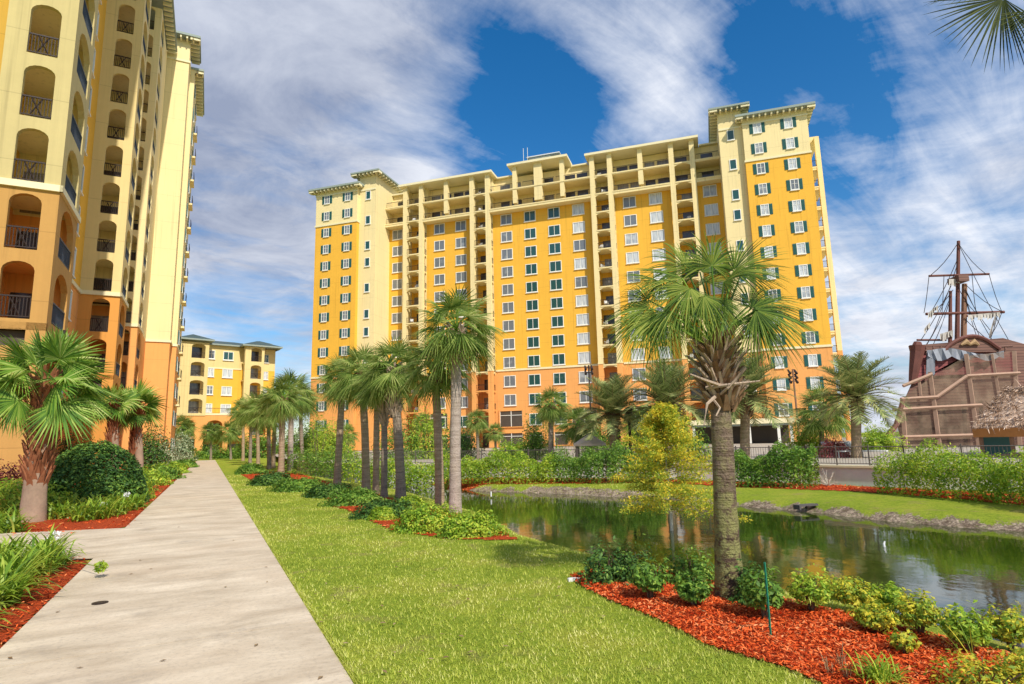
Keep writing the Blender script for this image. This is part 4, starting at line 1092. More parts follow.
# right bed: dark green mounds
G5 = 'dark green shrubs at the left end of the right mulch bed'
for i, (bx, by, w_, ty, lab) in enumerate((
        (607, 582, 52, 545, 'leftmost dark green shrub at the tip of the right mulch bed'),
        (634, 580, 48, 548, 'second dark green shrub of the bed, back left of the thin pale trunk'),
        (650, 600, 40, 562, 'low dark green shrub in front of the thin pale trunk'),
        (692, 582, 50, 552, 'dark green shrub at the back between the thin pale trunk and the big palm'),
        (694, 608, 38, 574, 'rounded green shrub at the lower left of the big palm trunk'),
        (752, 604, 34, 570, 'dark green shrub tucked behind the right foot of the big palm'))):
    b, w__, h = at_px((bx, by), w_, ty)
    shrub(b, w__*.98, h*.92, 1700, .050, M['f_shrub'] if i in (2, 3, 4) else M['f_dark'], lab, 'shrub', G5, i in (2, 4), .25, .55, seed=i, stems=12)
b, w__, h = at_px((765, 620), 44, 574); shrub(b, w__, h, 1700, .05, M['f_shrub'], 'bright green shrub behind the green stake', 'shrub', None, True, .3, .3, seed=9)
G6 = 'yellow tipped shrubs along the right mulch bed'
for i, (bx, by, w_, ty, lab) in enumerate((
        (812, 613, 44, 574, 'green vase shaped shrub with a visible stem, first right of the green stake'),
        (858, 612, 44, 582, 'yellow tipped shrub at the water edge, second right of the green stake'),
        (876, 634, 42, 606, 'loose yellow green shrub in the middle of the right mulch bed'),
        (921, 636, 46, 596, 'yellow tipped vase shaped shrub before the pale patch of water'),
        (970, 654, 46, 612, 'dark stemmed vase shrub, second from the right edge of the photo'),
        (1012, 652, 44, 612, 'yellow green shrub cut off by the right edge of the photo'),
        (905, 655, 30, 632, 'thin twiggy yellow shrub in front of the middle of the bed'),
        (840, 600, 36, 574, 'yellow green shrub at the water edge between two taller vase shaped shrubs'),
        (890, 616, 38, 588, 'lime shrub at the water edge left of the pale patch of water'),
        )):
    b, w__, h = at_px((bx, by), w_*1.02, ty)
    shrub(b, w__, h, 400 if i == 6 else 1700, .042, M['f_yellow'] if i not in (0, 4, 8) else M['f_lime'], lab, 'shrub', G6, True, .3, .35, seed=20+i, stems=11)
for i, (bx, by, w_, ty, lab) in enumerate(((985, 700, 90, 660, 'bright yellow shrub at the bottom right corner'), (1030, 690, 50, 645, 'second bright yellow shrub, in the very corner of the photo'))):
    b = G(bx, by, -.02); shrub(b, w_*b[1]/FPX, .26, 1500, .035, M['f_yellow'], lab, 'shrub', None, False, .3, .3, seed=40+i)

def strap_clump(loc, r_, h, n, label, cat='plant', group=None, name='strap_leaf_plant', mt='f_lily', seed=0, wid=.018, heads=0, bend=1.0, grp2=None):
    r = np.random.default_rng(seed+int(abs(loc[1])*91)); o = empty(name, loc, label, cat, group); Q = []
    for i in range(n):
        az = r.random()*6.28; L = h*(.8+.7*r.random()); e0 = R_(88-42*r.random()); p = np.array([r.normal()*r_*.22, r.normal()*r_*.22, -.02]); pts = []
        k = 5
        for j in range(k+1):
            pts.append(p.copy()); e = e0-R_(95)*bend*(j/k)**1.6*(.4+.8*math.cos(e0)+.3); p = p+dirv(az, e)*L/k
        sd = np.array([-math.sin(az), math.cos(az), 0])
        ws = [wid*(1-.2*j/k) if j < k else .001 for j in range(k+1)]
        for j in range(k):
            a, b_ = pts[j], pts[j+1]; Q.append([a-sd*ws[j], a+sd*ws[j], b_+sd*ws[j+1], b_-sd*ws[j+1]])
    Qa = np.array(Q); Vv = Qa.reshape(-1, 3); me = bpy.data.meshes.new('leaves'); me.vertices.add(len(Vv)); me.vertices.foreach_set('co', Vv.reshape(-1).astype(np.float32))
    idx = np.arange(len(Vv)).reshape(n, 5, 4).copy()
    for j in range(1, 5): idx[:, j, 0] = idx[:, j-1, 3]; idx[:, j, 1] = idx[:, j-1, 2]
    m_ = n*5; me.loops.add(m_*4); me.loops.foreach_set('vertex_index', idx.reshape(-1).astype(np.int32)); me.polygons.add(m_)
    me.polygons.foreach_set('loop_start', np.arange(0, m_*4, 4, dtype=np.int32)); me.polygons.foreach_set('loop_total', np.full(m_, 4, dtype=np.int32)); me.materials.append(M[mt]); me.update(calc_edges=True); me.validate()
    link('leaves', me, o)
    return o
def flower_head(parent, foot, head, col, rad, n=90, seed=1):
    r = np.random.default_rng(seed); o = parent; mb = MB(); foot = np.array(foot); head = np.array(head)
    mb.tube([foot, (foot+head)/2+np.array([0, 0, .05]), head], .006, 5); st = link('flower_stalk', mb.mesh('flower_stalk', M['f_lily']), o)
    P = head+unit(r.normal(size=(n, 3)))*rad*(.6+.4*r.random((n, 1))); link('flower_head', quads_mesh('flower_head', leaf_quads(P, P-head, rad*.7, .4, .3, r), M[col]), o)
# lily bed bottom left
BL = [G(95, 560, .02)[:2], G(40, 556, .02)[:2], G(-60, 568, .02)[:2], (-9.5, 5.0), (-5.5, 2.6), WQ(2.5, -1.44), WQ(6, -1.44), G(72, 585, .02)[:2]]
lpoly = [tuple(WQ(13.1, -1.44))]
w_, q_ = towq(*G(95, 560)[:2])
bl = [WQ(w_-.25, -1.45), tuple(G(78, 559)[:2]), (-7.7, 8.9), (-15.5, 8.0), (-12, 3.5), (-4, 1.0), WQ(1.5, -1.45), WQ(6, -1.45), WQ(9, -1.45)]
bed('lily', bl, .09, 14000, .05, 'red mulch bed of strap leaved plants at the bottom left')
G7 = 'strap leaved plants in the bottom left bed'
sp = []
for i in range(56):
    w0 = 4.6+.50*(i % 14)+.12*math.sin(i*3); q0 = -1.92-.52*(i//14)-.08*math.cos(i*2)
    x, y = WQ(w0, q0)
    if not inside(np.array([x]), np.array([y]), bl)[0]: continue
    sp.append((x, y))
words = ['nearest the path', 'in the middle', 'deep in the bed']
for i, (x, y) in enumerate(sp):
    strap_clump((x, y, 0), .24, .44, 84, 'arching strap leaved plant in the crowded bottom left bed', 'plant', G7, seed=i, wid=.016, mt='f_lily2')
# white flower and green seed head
st = strap_clump(tuple(GT(60, 566)), .25, .3, 40, 'strap leaved plant with a drooping green seed head leaning over the path', 'plant', seed=77, wid=.012)
hb = D(101, 567, 8.6)-np.array(st.location); hb[2] = D(101, 567, 8.1)[2]-st.location[2]
tgt = G(101, 567, .16)-np.array(st.location); flower_head(st, (0, 0, 0), tgt, 'f_lime', .075, 140, 3)
flower_head(st, (-.1, .2, 0), G(53, 538, .30)-np.array(st.location), 'white', .10, 60, 4)
# left bed between path and building
bl = [tuple(G(129, 527)[:2]), tuple(G(60, 537)[:2]), (-11.2, 12.25), (-17.5, 11.2), (-26, 16), (-34, 30), tuple(WQ(68, -5.9)), tuple(WQ(84, -2)), tuple(WQ(84, -1.2)), tuple(WQ(50, -1.24)), tuple(WQ(30, -1.38)), tuple(WQ(20, -1.44))]
bed('left', bl, .25, 14000, .09, 'red mulch bed between the path and the left tower')
G8 = 'grassy plants edging the left bed'
for i, (px, py, hh) in enumerate(((12, 533, .35), (60, 519, .4), (82, 521, .42), (100, 519, .42), (117, 515, .4), (127, 511, .36), (4, 528, .4), (-10, 533, .4), (70, 512, .4), (96, 512, .42), (134, 508, .36), (50, 512, .4), (142, 500, .36), (5, 515, .4), (20, 510, .4), (112, 508, .4))):
    strap_clump(tuple(GT(px, py)), .45, hh*1.05, 110, 'grassy strap leaved clump edging the left bed beside the side path', 'plant', G8, name='grassy_plant', seed=100+i, wid=.02, mt='f_lily2')
fl = strap_clump(tuple(GT(104, 516)), .3, .4, 50, 'grassy plant with two round white flower heads in the left bed', 'plant', seed=140)
flower_head(fl, (0, 0, 0), D(104, 505, GT(104, 516)[1])-np.array(fl.location), 'white', .09, 90, 5); flower_head(fl, (0, 0, 0), D(127, 495, GT(104, 516)[1]+1.5)-np.array(fl.location), 'white', .09, 60, 6)
b, w__, h = at_px((93, 505), 94, 442); shrub(b, w__, h, 15000, .10, M['f_dark'], 'big dark green bush clipped round beside the first fan palm', 'bush', None, False, .82, .04, 'round_bush', 1)
b, w__, h = at_px((8, 512), 150, 480); shrub(b, w__, h, 7000, .10, M['f_lime'], 'low lime green hedge behind the first fan palm', 'hedge', None, False, .5, .1, 'low_hedge', 2, dpt=2.0)
b, w__, h = at_px((62, 508), 50, 478); shrub(b, w__, h, 3500, .09, M['f_lime'], 'low yellow green shrub right of the first fan palm trunk', 'shrub', None, False, .5, .15, seed=3)
b = np.array([-17.6, 20.6, 0]); shrub(b, 4.2, 1.25, 5000, .12, M['f_maroon'], 'dark maroon leaved shrub against the left tower behind the fan palm', 'shrub', None, False, .5, .2, seed=4)
for i, (px, py, w_, ty, mt, lab) in enumerate((
        (120, 494, 60, 472, 'f_shrub', 'green mound of ground cover right of the clipped round bush'),
        (142, 486, 50, 470, 'f_lime', 'lime green mound at the path edge below the rusty trunked fan palm'),
        (158, 480, 44, 466, 'f_shrub', 'low green mound at the path edge halfway down the left bed'),
        (170, 474, 36, 463, 'f_lime', 'low lime mound near the far end of the left bed'),
        (183, 468, 26, 460, 'f_shrub', 'last low green mound of the left bed at the path end'),
        (158, 466, 44, 436, 'f_silver', 'pale silvery leaved bush behind the small fan palms'),
        (178, 462, 30, 432, 'f_silver', 'pale flowering bush near the path end'),
        (186, 459, 22, 428, 'f_shrub', 'green bush beside the path end, against the far block'),
        (70, 480, 40, 432, 'f_dark', 'dark bush between the first fan palm and the clipped round bush'),
        (150, 470, 34, 425, 'f_dark', 'dark shrub against the left tower behind the rusty trunked palm'),
        (130, 500, 40, 480, 'f_lime', 'bright green leafy mound bordering the path beyond the white flowers'),
        (105, 492, 40, 470, 'f_shrub', 'leafy green mound right under the clipped round bush'))):
    b, w__, h = at_px((px, py), w_, ty); shrub(b, w__, h, 3600, .035+.0032*b[1], M[mt], lab, 'bush', None, False, .4, .25, seed=50+i)

# bed of the near bank palms
bp_ = [tuple(G(*p)[:2]) for p in ((516, 540), (466, 540), (430, 537), (392, 531), (372, 521), (350, 511), (335, 507), (326, 497), (305, 490), (285, 487), (256, 483), (240, 474), (250, 470), (300, 474), (340, 486), (400, 500), (440, 508), (478, 518), (505, 530))]
bed('bank', bp_, .14, 9000, .07, 'red mulch bed under the palms on the near bank')
G9 = 'ground cover mounds under the near bank palms'
for i, (px, py, w_, ty, mt, lab) in enumerate((
        (428, 531, 72, 505, 'f_lime', 'large leafy mound in front of the tallest grey palm trunk'),
        (470, 536, 66, 513, 'f_lime', 'leafy mound right of the tallest grey palm trunk, at the end of its bed'),
        (388, 517, 74, 500, 'f_dark', 'dark low mound in front of the white sleeved palm'),
        (383, 520, 26, 508, 'f_lime', 'small yellow green tuft before the dark low mound'),
        (355, 505, 60, 489, 'f_shrub', 'low leafy mound in front of the close row of three palms'),
        (410, 508, 30, 497, 'f_lime', 'lime mound between the white sleeved palm and the mossy palm'),
        (330, 497, 50, 484, 'f_dark', 'low dark mound beside the leaning palm'),
        (300, 491, 56, 478, 'f_shrub', 'long low mound between the lawn cluster and the leaning palm'),
        (272, 485, 44, 472, 'f_dark', 'low dark mound below the lawn cluster of palms'),
        (250, 474, 30, 464, 'f_shrub', 'small mound at the near end of the lawn cluster'))):
    b, w__, h = at_px((px, py), w_, ty); shrub(b, w__, h, 5200, .028+.0026*b[1], M[mt], lab, 'ground cover', G9, False, .45, .2, seed=70+i, dpt=w__*.62)

# right mulch bed
br_ = [tuple(GT(*p)[:2]) for p in ((573, 577), (582, 586), (611, 601), (646, 614), (680, 630), (709, 646), (750, 658), (792, 670), (835, 690))]+[(2.1, 3.2), (4.2, 3.2)]+[tuple(GT(*p)[:2]) for p in ((1040, 668), (1000, 655), (940, 640), (880, 622), (830, 612), (780, 600), (735, 590), (690, 578), (640, 570), (600, 569))]
bed('right', br_, .05, 24000, .042, 'red mulch bed around the big cabbage palm')
strap_clump(tuple(GT(880, 684)), .2, .17, 160, 'tuft of long green grass at the bottom edge of the right mulch bed', 'plant', name='grass_tuft', seed=9, wid=.005, mt='f_lime')
for i, (px, py) in enumerate(((830, 676), (842, 668), (848, 680))):
    strap_clump(tuple(GT(px, py)), .05, .13, 16, 'thin dry weed stalks near the grass tuft at the lower edge of the mulch', 'weed', 'dry weed stalks', name='weed', seed=19+i, wid=.0025, mt='f_dead', bend=.4)
strap_clump(tuple(GT(975, 668)), .05, .28, 7, 'tall thin pale weed stalk before the dark stemmed vase shrub', 'weed', name='weed', seed=29, wid=.003, mt='f_yellow', bend=.3)

# young yellow-leaved tree
b = GT(673, 561); s = b[1]/FPX; o = empty('young_tree', b, 'young slender tree with feathery yellow green and orange tinged leaves at the water edge', 'tree')
H_ = (561-412)*s; r = np.random.default_rng(8); tm = MB()
tm.tube([(0, 0, -.1), (.02, 0, H_*.3), (-.01, .01, H_*.6), (.0, 0, H_*.97)], [.042, .032, .018, .003], 8); 
Pl = []; br_m = MB()
for i in range(84):
    t_ = .31+.67*(i/84); z = H_*t_; az = i*2.39996+r.normal()*.3; env = 1-(abs(t_-.36)/.66)**1.7
    L = 1.34*max(.16, env)*(.65+.5*r.random()); el = R_(4+34*(t_-.3))
    d = dirv(az, el); pts = [np.array([0, 0, z])+d*L*q+np.array([0, 0, -.09*L*q*q*2*(1.1-t_)]) for q in np.linspace(0, 1, 6)]
    br_m.tube(pts, [.008*(1-.8*q) for q in np.linspace(0, 1, 6)], 4, 0, False)
    for q in np.linspace(.22, 1, 13):
        a = q*5; k = min(4, int(a)); c = pts[k]*(1-(a-k))+pts[k+1]*(a-k)
        Pl.append(c+r.normal(size=(30, 3))*np.array([.075, .075, .05])*(1.15-.3*q))
Pl = np.concatenate(Pl); k = r.random(len(Pl)) < (.5+.5*(np.sin(Pl[:, 2]*9+np.arctan2(Pl[:, 1], Pl[:, 0])*3) > -.35)); Pl = Pl[k]
tr = link('trunk', tm.mesh('trunk', M['palebark']), o); link('branch', br_m.mesh('branch', M['stem']), tr)
link('crown', quads_mesh('crown', leaf_quads(Pl, np.tile([0, 0, 1.], (len(Pl), 1)), .060, .36, 1.0, r), M['f_cypress']), o)

# --- hedges along the retaining wall and trees beyond
def hedge(pts, h, d, n, leaf, mt, label, seed, name='hedge', z=None):
    """leafy mass following ground points, uneven top"""
    pts = [np.array(p, float) for p in pts]; r = np.random.default_rng(seed); c = sum(pts)/len(pts); o = empty(name, (c[0], c[1], tz(c[0], c[1]) if z is None else z), label, 'hedge')
    segs = [(pts[i], pts[i+1]) for i in range(len(pts)-1)]; Ls = np.array([np.linalg.norm(b_-a) for a, b_ in segs]); cum = np.r_[0, np.cumsum(Ls)]; T_ = r.random(n)*cum[-1]
    i = np.clip(np.searchsorted(cum, T_)-1, 0, len(segs)-1); A_ = np.array([a for a, _ in segs])[i]; B_ = np.array([b_ for _, b_ in segs])[i]; f = ((T_-cum[i])/Ls[i])[:, None]
    base = A_*(1-f)+B_*f; tg = unit(B_-A_); nm = np.stack([-tg[:, 1], tg[:, 0]], 1)
    hh = h*(.84+.13*np.sin(T_*2.1+seed)+.10*np.sin(T_*5.3+1)+.06*np.sin(T_*11))
    a = r.random(n)*math.pi; rad = (.55+.45*r.random(n)**.5)
    off = np.cos(a)*rad*d/2*(1+.15*np.sin(T_*4)); z = np.sin(a)**.6*rad*hh
    k = r.random(n) < .75; z = np.where(k, z, hh*r.random(n)*.9); off = np.where(k, off, -d/2*(.8+.25*r.random(n))*np.sign(off+1e-6))
    P = np.concatenate([base+nm*off[:, None], z[:, None]], 1); N = np.concatenate([nm*np.cos(a)[:, None], np.sin(a)[:, None]], 1)
    P[:, :2] -= c[:2]
    link('foliage', quads_mesh('foliage', leaf_quads(P, N+np.array([0, 0, .4]), leaf, .5, .7, r), M[mt]), o)
    mb = MB()
    for j in range(int(cum[-1]*2.2)):
        t_ = r.random()*cum[-1]; q = min(len(segs)-1, max(0, int(np.searchsorted(cum, t_)-1))); p = segs[q][0]+(segs[q][1]-segs[q][0])*(t_-cum[q])/Ls[q]-c[:2]
        mb.tube([(p[0], p[1], -.1), (p[0]+r.normal()*.12, p[1]+r.normal()*.1, h*.8)], [.02, .006], 4, 0, False)
    link('stems', mb.mesh('stems', M['stem']), o); return o
WL = [(-14, 40.0), (-8, 31.2), (-.4, 27.2), (3.6, 25.2), (6.2, 23.6), (9.55, 20.2), (11.3, 17.9), (13.2, 15.9), (18.5, 11.5), (34, 5)]
def gp(px, py, z=0): p = G(px, py, z); return (p[0], p[1])
hedge([gp(296, 473), gp(330, 476), gp(354, 478)], 1.7, 1.5, 5000, .12, 'f_shrub', 'dark green hedge closing the left end of the pond', 7)
hedge([gp(352, 479), gp(400, 481), gp(440, 482)], 1.65, 1.3, 10000, .10, 'f_lime', 'tall yellow green hedge behind the row of bank palms', 1)
hedge([gp(440, 481), gp(500, 481), gp(560, 481)], 1.30, 1.3, 15000, .085, 'f_lime', 'long yellow green hedge along the far bank left of the yellow young tree', 2)
hedge([gp(560, 481), gp(610, 482), gp(664, 482)], 1.38, 1.2, 13000, .08, 'f_shrub', 'leafy hedge along the far bank directly behind the yellow young tree', 3)
hedge([gp(738, 486), gp(780, 487), gp(818, 488)], 1.35, 1.0, 8500, .085, 'f_shrub', 'loose green bush on the far bank right of the big palm trunk', 4)
hedge([gp(893, 492), gp(950, 497), gp(1024, 503), gp(1100, 512)], 1.28, 1.3, 19000, .068, 'f_lime', 'bright green hedge at the right edge of the photo in front of the deck fence', 5)
bb = [gp(352, 480.5), gp(440, 482.5), gp(500, 482), gp(600, 482.5), gp(664, 483), gp(738, 487), gp(893, 493.5), gp(1024, 505)]
strip = [tuple(p) for p in bb]+[(13.0, 14.9), (11.4, 16.9), (9.6, 19.6), (6.3, 23.1), (3.6, 24.7), (-.4, 26.7), (-8, 30.7)]
bed('far', strip, .25, 7000, .10, 'red mulch strip under the hedges of the far bank')
for i, (px, Y, w_, h_, mt, lab) in enumerate((
        (312, 48, 2.8, 3.4, 'f_shrub', 'round green shrub at the foot of the left orange tower'), (332, 44, 3.0, 2.8, 'f_lime', 'bright green shrub behind the leaning palm'),
        (400, 40, 4.0, 3.0, 'f_shrub', 'green shrub mass on the deck behind the row of palms'), (430, 40, 3.4, 3.4, 'f_lime', 'yellowish green shrub on the deck behind the tall bank palms'),
        (536, 33, 2.0, 2.2, 'f_shrub', 'dense small tree left of the deck fan palm'), (600, 33, 2.6, 1.9, 'f_shrub', 'green shrub under the left date palm'),
        (640, 31, 2.4, 2.2, 'f_lime', 'light green shrub between the two left date palms'), (690, 29, 2.0, 1.5, 'f_shrub', 'green shrub behind the big palm trunk'),
        (806, 31, 2.2, 1.5, 'f_lime', 'rounded green shrub left of the right date palm'), (880, 34, 2.2, 1.4, 'f_lime', 'green shrub at the bow of the pirate ship'),
        (834, 27, 1.2, .75, 'f_pink', 'pink flowering shrub on the deck left of the right date palm'), (462, 38, 2.6, 2.4, 'f_dark', 'dark green shrub on the deck behind the tall bank palm'), (514, 36, 2.2, 1.0, 'f_lime', 'low lime shrub before the ground floor openings'))):
    b = D(px, 450, Y); b[2] = .55; o = shrub(b, w_, h_, 4200, .05+.0022*Y, M[mt], lab, 'shrub' if h_ < 2 else 'small tree', None, False, .35, .35, 'shrub' if h_ < 2 else 'small_tree', seed=90+i)
for i, (px, Y, w_, h_, lab) in enumerate(((262, 85, 9, 4, 'dark green trees filling the gap behind the lawn cluster of palms'), (300, 80, 8, 4, 'trees beyond the lawn between the far block and the tall tower'), (325, 66, 6, 3.2, 'hedge like tree mass at the left base of the tall tower'), (195, 90, 8, 2.2, 'low green bushes at the foot of the far block'), (236, 88, 8, 1.6, 'clipped green bushes under the arches of the far block'))):
    b = D(px, 455, Y); b[2] = 0; shrub(b, w_, h_, 5000, .26, M['f_shrub'], lab, 'trees', None, False, .4, .3, 'tree_clump', seed=120+i, dpt=3)
b = GT(318, 474); s = b[1]/FPX
shrub(b, 28*s, 60*s, 1800, .10, M['f_lime'], 'slim young tree with a thin white trunk behind the near bank bed', 'small tree', None, True, .3, .4, 'small_tree', 130)

# --- fallen leaves scattered over lawn and path
n = 420; Yv = 4+rng.random(n)**1.5*22; wv_, qv_ = Yv*1.1, -1.3+rng.random(n)*6.5; Xv, Yv = Wd[0]*wv_+Qd[0]*qv_, Wd[1]*wv_+Qd[1]*qv_
dd_, _ = seg_dist(Xv, Yv, POND); k = ~inside(Xv, Yv, POND) & (dd_ > .5) & (rng.random(n) < np.where(qv_ < .95, .3, 1.)); Xv, Yv, qv_ = Xv[k], Yv[k], qv_[k]
P = np.stack([Xv, Yv, np.where(qv_ < .96, .038, .030)], 1); tag(link('fallen_leaves', quads_mesh('fallen_leaves', leaf_quads(P, np.tile([0, 0, 1.], (len(P), 1)), .05, .45, .12), M['f_dead'])), kind='stuff')
# --- grass blades on the near lawn
n = 360000
Yv = 3.2+ (rng.random(n)**2.0)*32; Xv = (-.95+1.5*rng.random(n))*Yv
w_, q_ = towq(Xv, Yv)
k = (q_ > .97) & (Xv < 5)
for bk in ('right', 'bank'): k &= ~inside(Xv, Yv, BEDS[bk])
dd_, _ = seg_dist(Xv, Yv, POND); k &= ~(inside(Xv, Yv, POND)) & (dd_ > .12)
cl = np.sin(Xv*7.1+np.sin(Yv*5))*np.sin(Yv*6.3+Xv*2); k &= (rng.random(n) < .75+.25*cl)
Xv, Yv = Xv[k], Yv[k]; n = len(Xv); Zv = terrain(Xv, Yv)[0]
az = rng.random(n)*6.283; hgt = (.012+.017*rng.random(n))*(1+.03*Yv); wd = .0028*(1+.13*Yv); ln = hgt*(.5+1.0*rng.random(n))
ux, uy = np.cos(az), np.sin(az)
a = np.stack([Xv-uy*wd, Yv+ux*wd, Zv-.004], 1); b_ = np.stack([Xv+uy*wd, Yv-ux*wd, Zv-.004], 1); c = np.stack([Xv+ux*ln, Yv+uy*ln, Zv+hgt], 1)
tag(link('grass', quads_mesh('grass', np.stack([a, b_, c], 1), M['f_grass'], 3)), kind='stuff')
# grass fringe overhanging the path edge
n = 9000; wv = 3+rng.random(n)**1.8*30; qv = .97+rng.random(n)*.06; Xv, Yv = Wd[0]*wv+Qd[0]*qv, Wd[1]*wv+Qd[1]*qv
az = math.pi+lrz+rng.normal(size=n)*.9; hgt = .03+.02*rng.random(n); ux, uy = np.cos(az), np.sin(az); wd = .0035*(1+.06*Yv); ln = .03+.03*rng.random(n)
a = np.stack([Xv-uy*wd, Yv+ux*wd, 0*Xv], 1); b_ = np.stack([Xv+uy*wd, Yv-ux*wd, 0*Xv], 1); c = np.stack([Xv+ux*ln, Yv+uy*ln, hgt], 1)
tag(link('grass', quads_mesh('grass', np.stack([a, b_, c], 1), M['f_grass'], 3)), kind='stuff')
# ------------------------------------------------------------------ pool deck, retaining wall, fence
DZ = .55
deckp = [(x, y, DZ) for x, y in WL]+[(120, 20, DZ), (140, 140, DZ), (-60, 150, DZ), (-40, 100, DZ), (-24, 62, DZ)]
mb = MB(); c = (20, 70, DZ)
for i in range(len(deckp)): mb.face([c, deckp[i], deckp[(i+1) % len(deckp)]][::-1])
for i in range(len(mb.f)):
    pass
o = tag(mb.build('pool_deck', M['deck']), kind='structure')
root = empty('retaining_wall', (9, 20, 0), 'grey concrete retaining wall holding up the pool deck above the far bank', 'wall')
mb = MB((-9, -20, 0)); cp = MB((-9, -20, 0))
for a, b in zip(WL[:-1], WL[1:]):
    a, b = np.array(a), np.array(b); d = unit(b-a); nn = np.array([-d[1], d[0]])*.11
    q = [a-nn, b-nn, b+nn, a+nn]
    for i in range(4): mb.face([(*q[i], -.7), (*q[(i+1) % 4], -.7), (*q[(i+1) % 4], DZ-.012), (*q[i], DZ-.012)])
    nn *= 1.5; q = [a-nn-d*.0, b-nn, b+nn, a+nn]
    cp.face([(*p, DZ+.055) for p in q]); 
    for i in range(4): cp.face([(*q[i], DZ-.01), (*q[(i+1) % 4], DZ-.01), (*q[(i+1) % 4], DZ+.055), (*q[i], DZ+.055)])
mb.build('wall', M['concrete_wall'], root); cp.build('coping', M['trim'], root)
root = empty('deck_fence', (9, 20, DZ+.05), 'low dark metal fence with thin bars on top of the retaining wall', 'fence')
fm = MB((-9, -20, 0)); pmn = 0; FH = .60
rails = MB((-9, -20, 0)); bars = MB((-9, -20, 0))
for a, b in zip(WL[1:-2], WL[2:-1]):
    a, b = np.array(a), np.array(b); L = np.linalg.norm(b-a); d = (b-a)/L
    for z in (.06, FH-.03): rails.bar((*a, z), (*b, z), .022)
    n = int(L/1.4)+1
    for i in range(n+1):
        p = a+d*L*i/n; pb = MB((-9, -20, 0)); pb.bar((*p, 0), (*p, FH+.03), .042); 
        if pmn < 60: pb.build('post', M['fence'], root); pmn += 1
    n = int(L/.085)
    for i in range(n): p = a+d*L*(i+.5)/n; bars.bar((*p, .06), (*p, FH-.03), .011)
rails.build('rail', M['fence'], root); bars.build('bars', M['fence'], root)

# ------------------------------------------------------------------ lamp masts
def mast(px, ytop, Y, label, heads=6, wpx=2.2):
    b = D(px, 445, Y); b[2] = DZ; s = Y/FPX; h = D(px, ytop, Y)[2]-DZ; o = empty('floodlight_mast', b, label, 'lamp post')
    m_ = MB(); m_.tube([(0, 0, 0), (0, 0, h)], [wpx*s*.5, wpx*s*.35], 8); link('pole', m_.mesh('pole', M['wood' if heads == 6 else 'rail']), o)
    for i in range(heads//2):
        z = h-.1-i*4.6*s
        a = MB(); a.bar((-4.2*s, 0, z-.1), (4.2*s, 0, z-.1), .05); link('arm', a.mesh('arm', M['rail']), o)
        for sg in (-1, 1):
            k = MB(); k.tube([(sg*3.2*s, -.25*s*4, z-.22), (sg*3.2*s, .2, z+.05)], [1.35*s, .9*s], 8); k.tube([(sg*3.2*s, .2, z+.05), (sg*3.2*s, .32, z+.12)], [.9*s, .3*s], 8); link('floodlight', k.mesh('floodlight', M['rail']), o)
    return o
mast(800, 369, 42, 'tall mast with six floodlights in front of the right tower', 6, 2.4)
mast(592, 365, 42, 'slender mast with four floodlights in front of the tower centre', 4, 2.0)
b = D(631, 455, 27); b[2] = DZ
o = empty('lamp_post', b, 'dark lamp post with a lantern left of the yellow young tree', 'lamp post'); h = D(631, 412, 27)[2]-DZ
m_ = MB(); m_.tube([(0, 0, 0), (0, 0, .25), (0, 0, .3), (0, 0, h-.2)], [.14, .12, .07, .05], 8); link('pole', m_.mesh('pole', M['rail']), o)
m_ = MB(); m_.tube([(0, 0, h-.2), (0, 0, h-.12), (0, 0, h+.1), (0, 0, h+.12), (0, 0, h+.25)], [.06, .14, .18, .22, .02], 8); link('lantern', m_.mesh('lantern', M['rail']), o)
b = D(428, 455, 33)
# ------------------------------------------------------------------ umbrellas and loungers on the deck
def umbrella(px, Y, w_, h, mt, label):
    b = D(px, 450, Y); b[2] = DZ; o = empty('deck_umbrella', b, label, 'umbrella')
    m_ = MB(); m_.tube([(0, 0, 0), (0, 0, h)], .025, 6); m_.tube([(0, 0, 0), (0, 0, .08)], .22, 10); link('pole', m_.mesh('pole', M['wood']), o)
    m_ = MB(); n = 8
    for i in range(n):
        a, c_ = 2*math.pi*i/n, 2*math.pi*(i+1)/n
        p = lambda t_, rr, z: (rr*math.cos(t_), rr*math.sin(t_), z)
        m_.face([p(a, w_/2, h-.42), p(c_, w_/2, h-.42), (0, 0, h+.05)]); m_.face([p(a, w_/2, h-.42), p(a, w_/2, h-.52), p(c_, w_/2, h-.52), p(c_, w_/2, h-.42)])
    link('canopy', m_.mesh('canopy', mt), o)
M['canvas'] = surf('sand_canvas', (.75, .62, .52), .85, .08, 2); M['bluegreen'] = surf('turquoise_canvas', (.10, .35, .40), .8, .1, 2)
umbrella(590, 28.5, 1.5, 1.25, M['canvas'], 'pale sand coloured umbrella on the deck left of the lamp post')
LM = MB()
for x in (-.28, .28):
    for y in (-.6, .3): LM.box(x-.02, x+.02, y-.02, y+.02, 0, .25)
LM.box(-.3, .3, -.8, .4, .25, .3); LM.face([(-.3, .4, .3), (.3, .4, .3), (.3, .8, .68), (-.3, .8, .68)]); LM.face([(-.3, .4, .27), (.3, .4, .27), (.3, .83, .65), (-.3, .83, .65)]); LMm = LM.mesh('pool_lounger', M['white'])
for i, (px, Y) in enumerate(((838, 27), (868, 26))):
    b = D(px, 455, Y); b[2] = DZ+.002; tag(link('pool_lounger', LMm, None, b, i*.7), 'white sun lounger on the pool deck behind the fence', 'sun lounger', 'sun loungers on the pool deck')

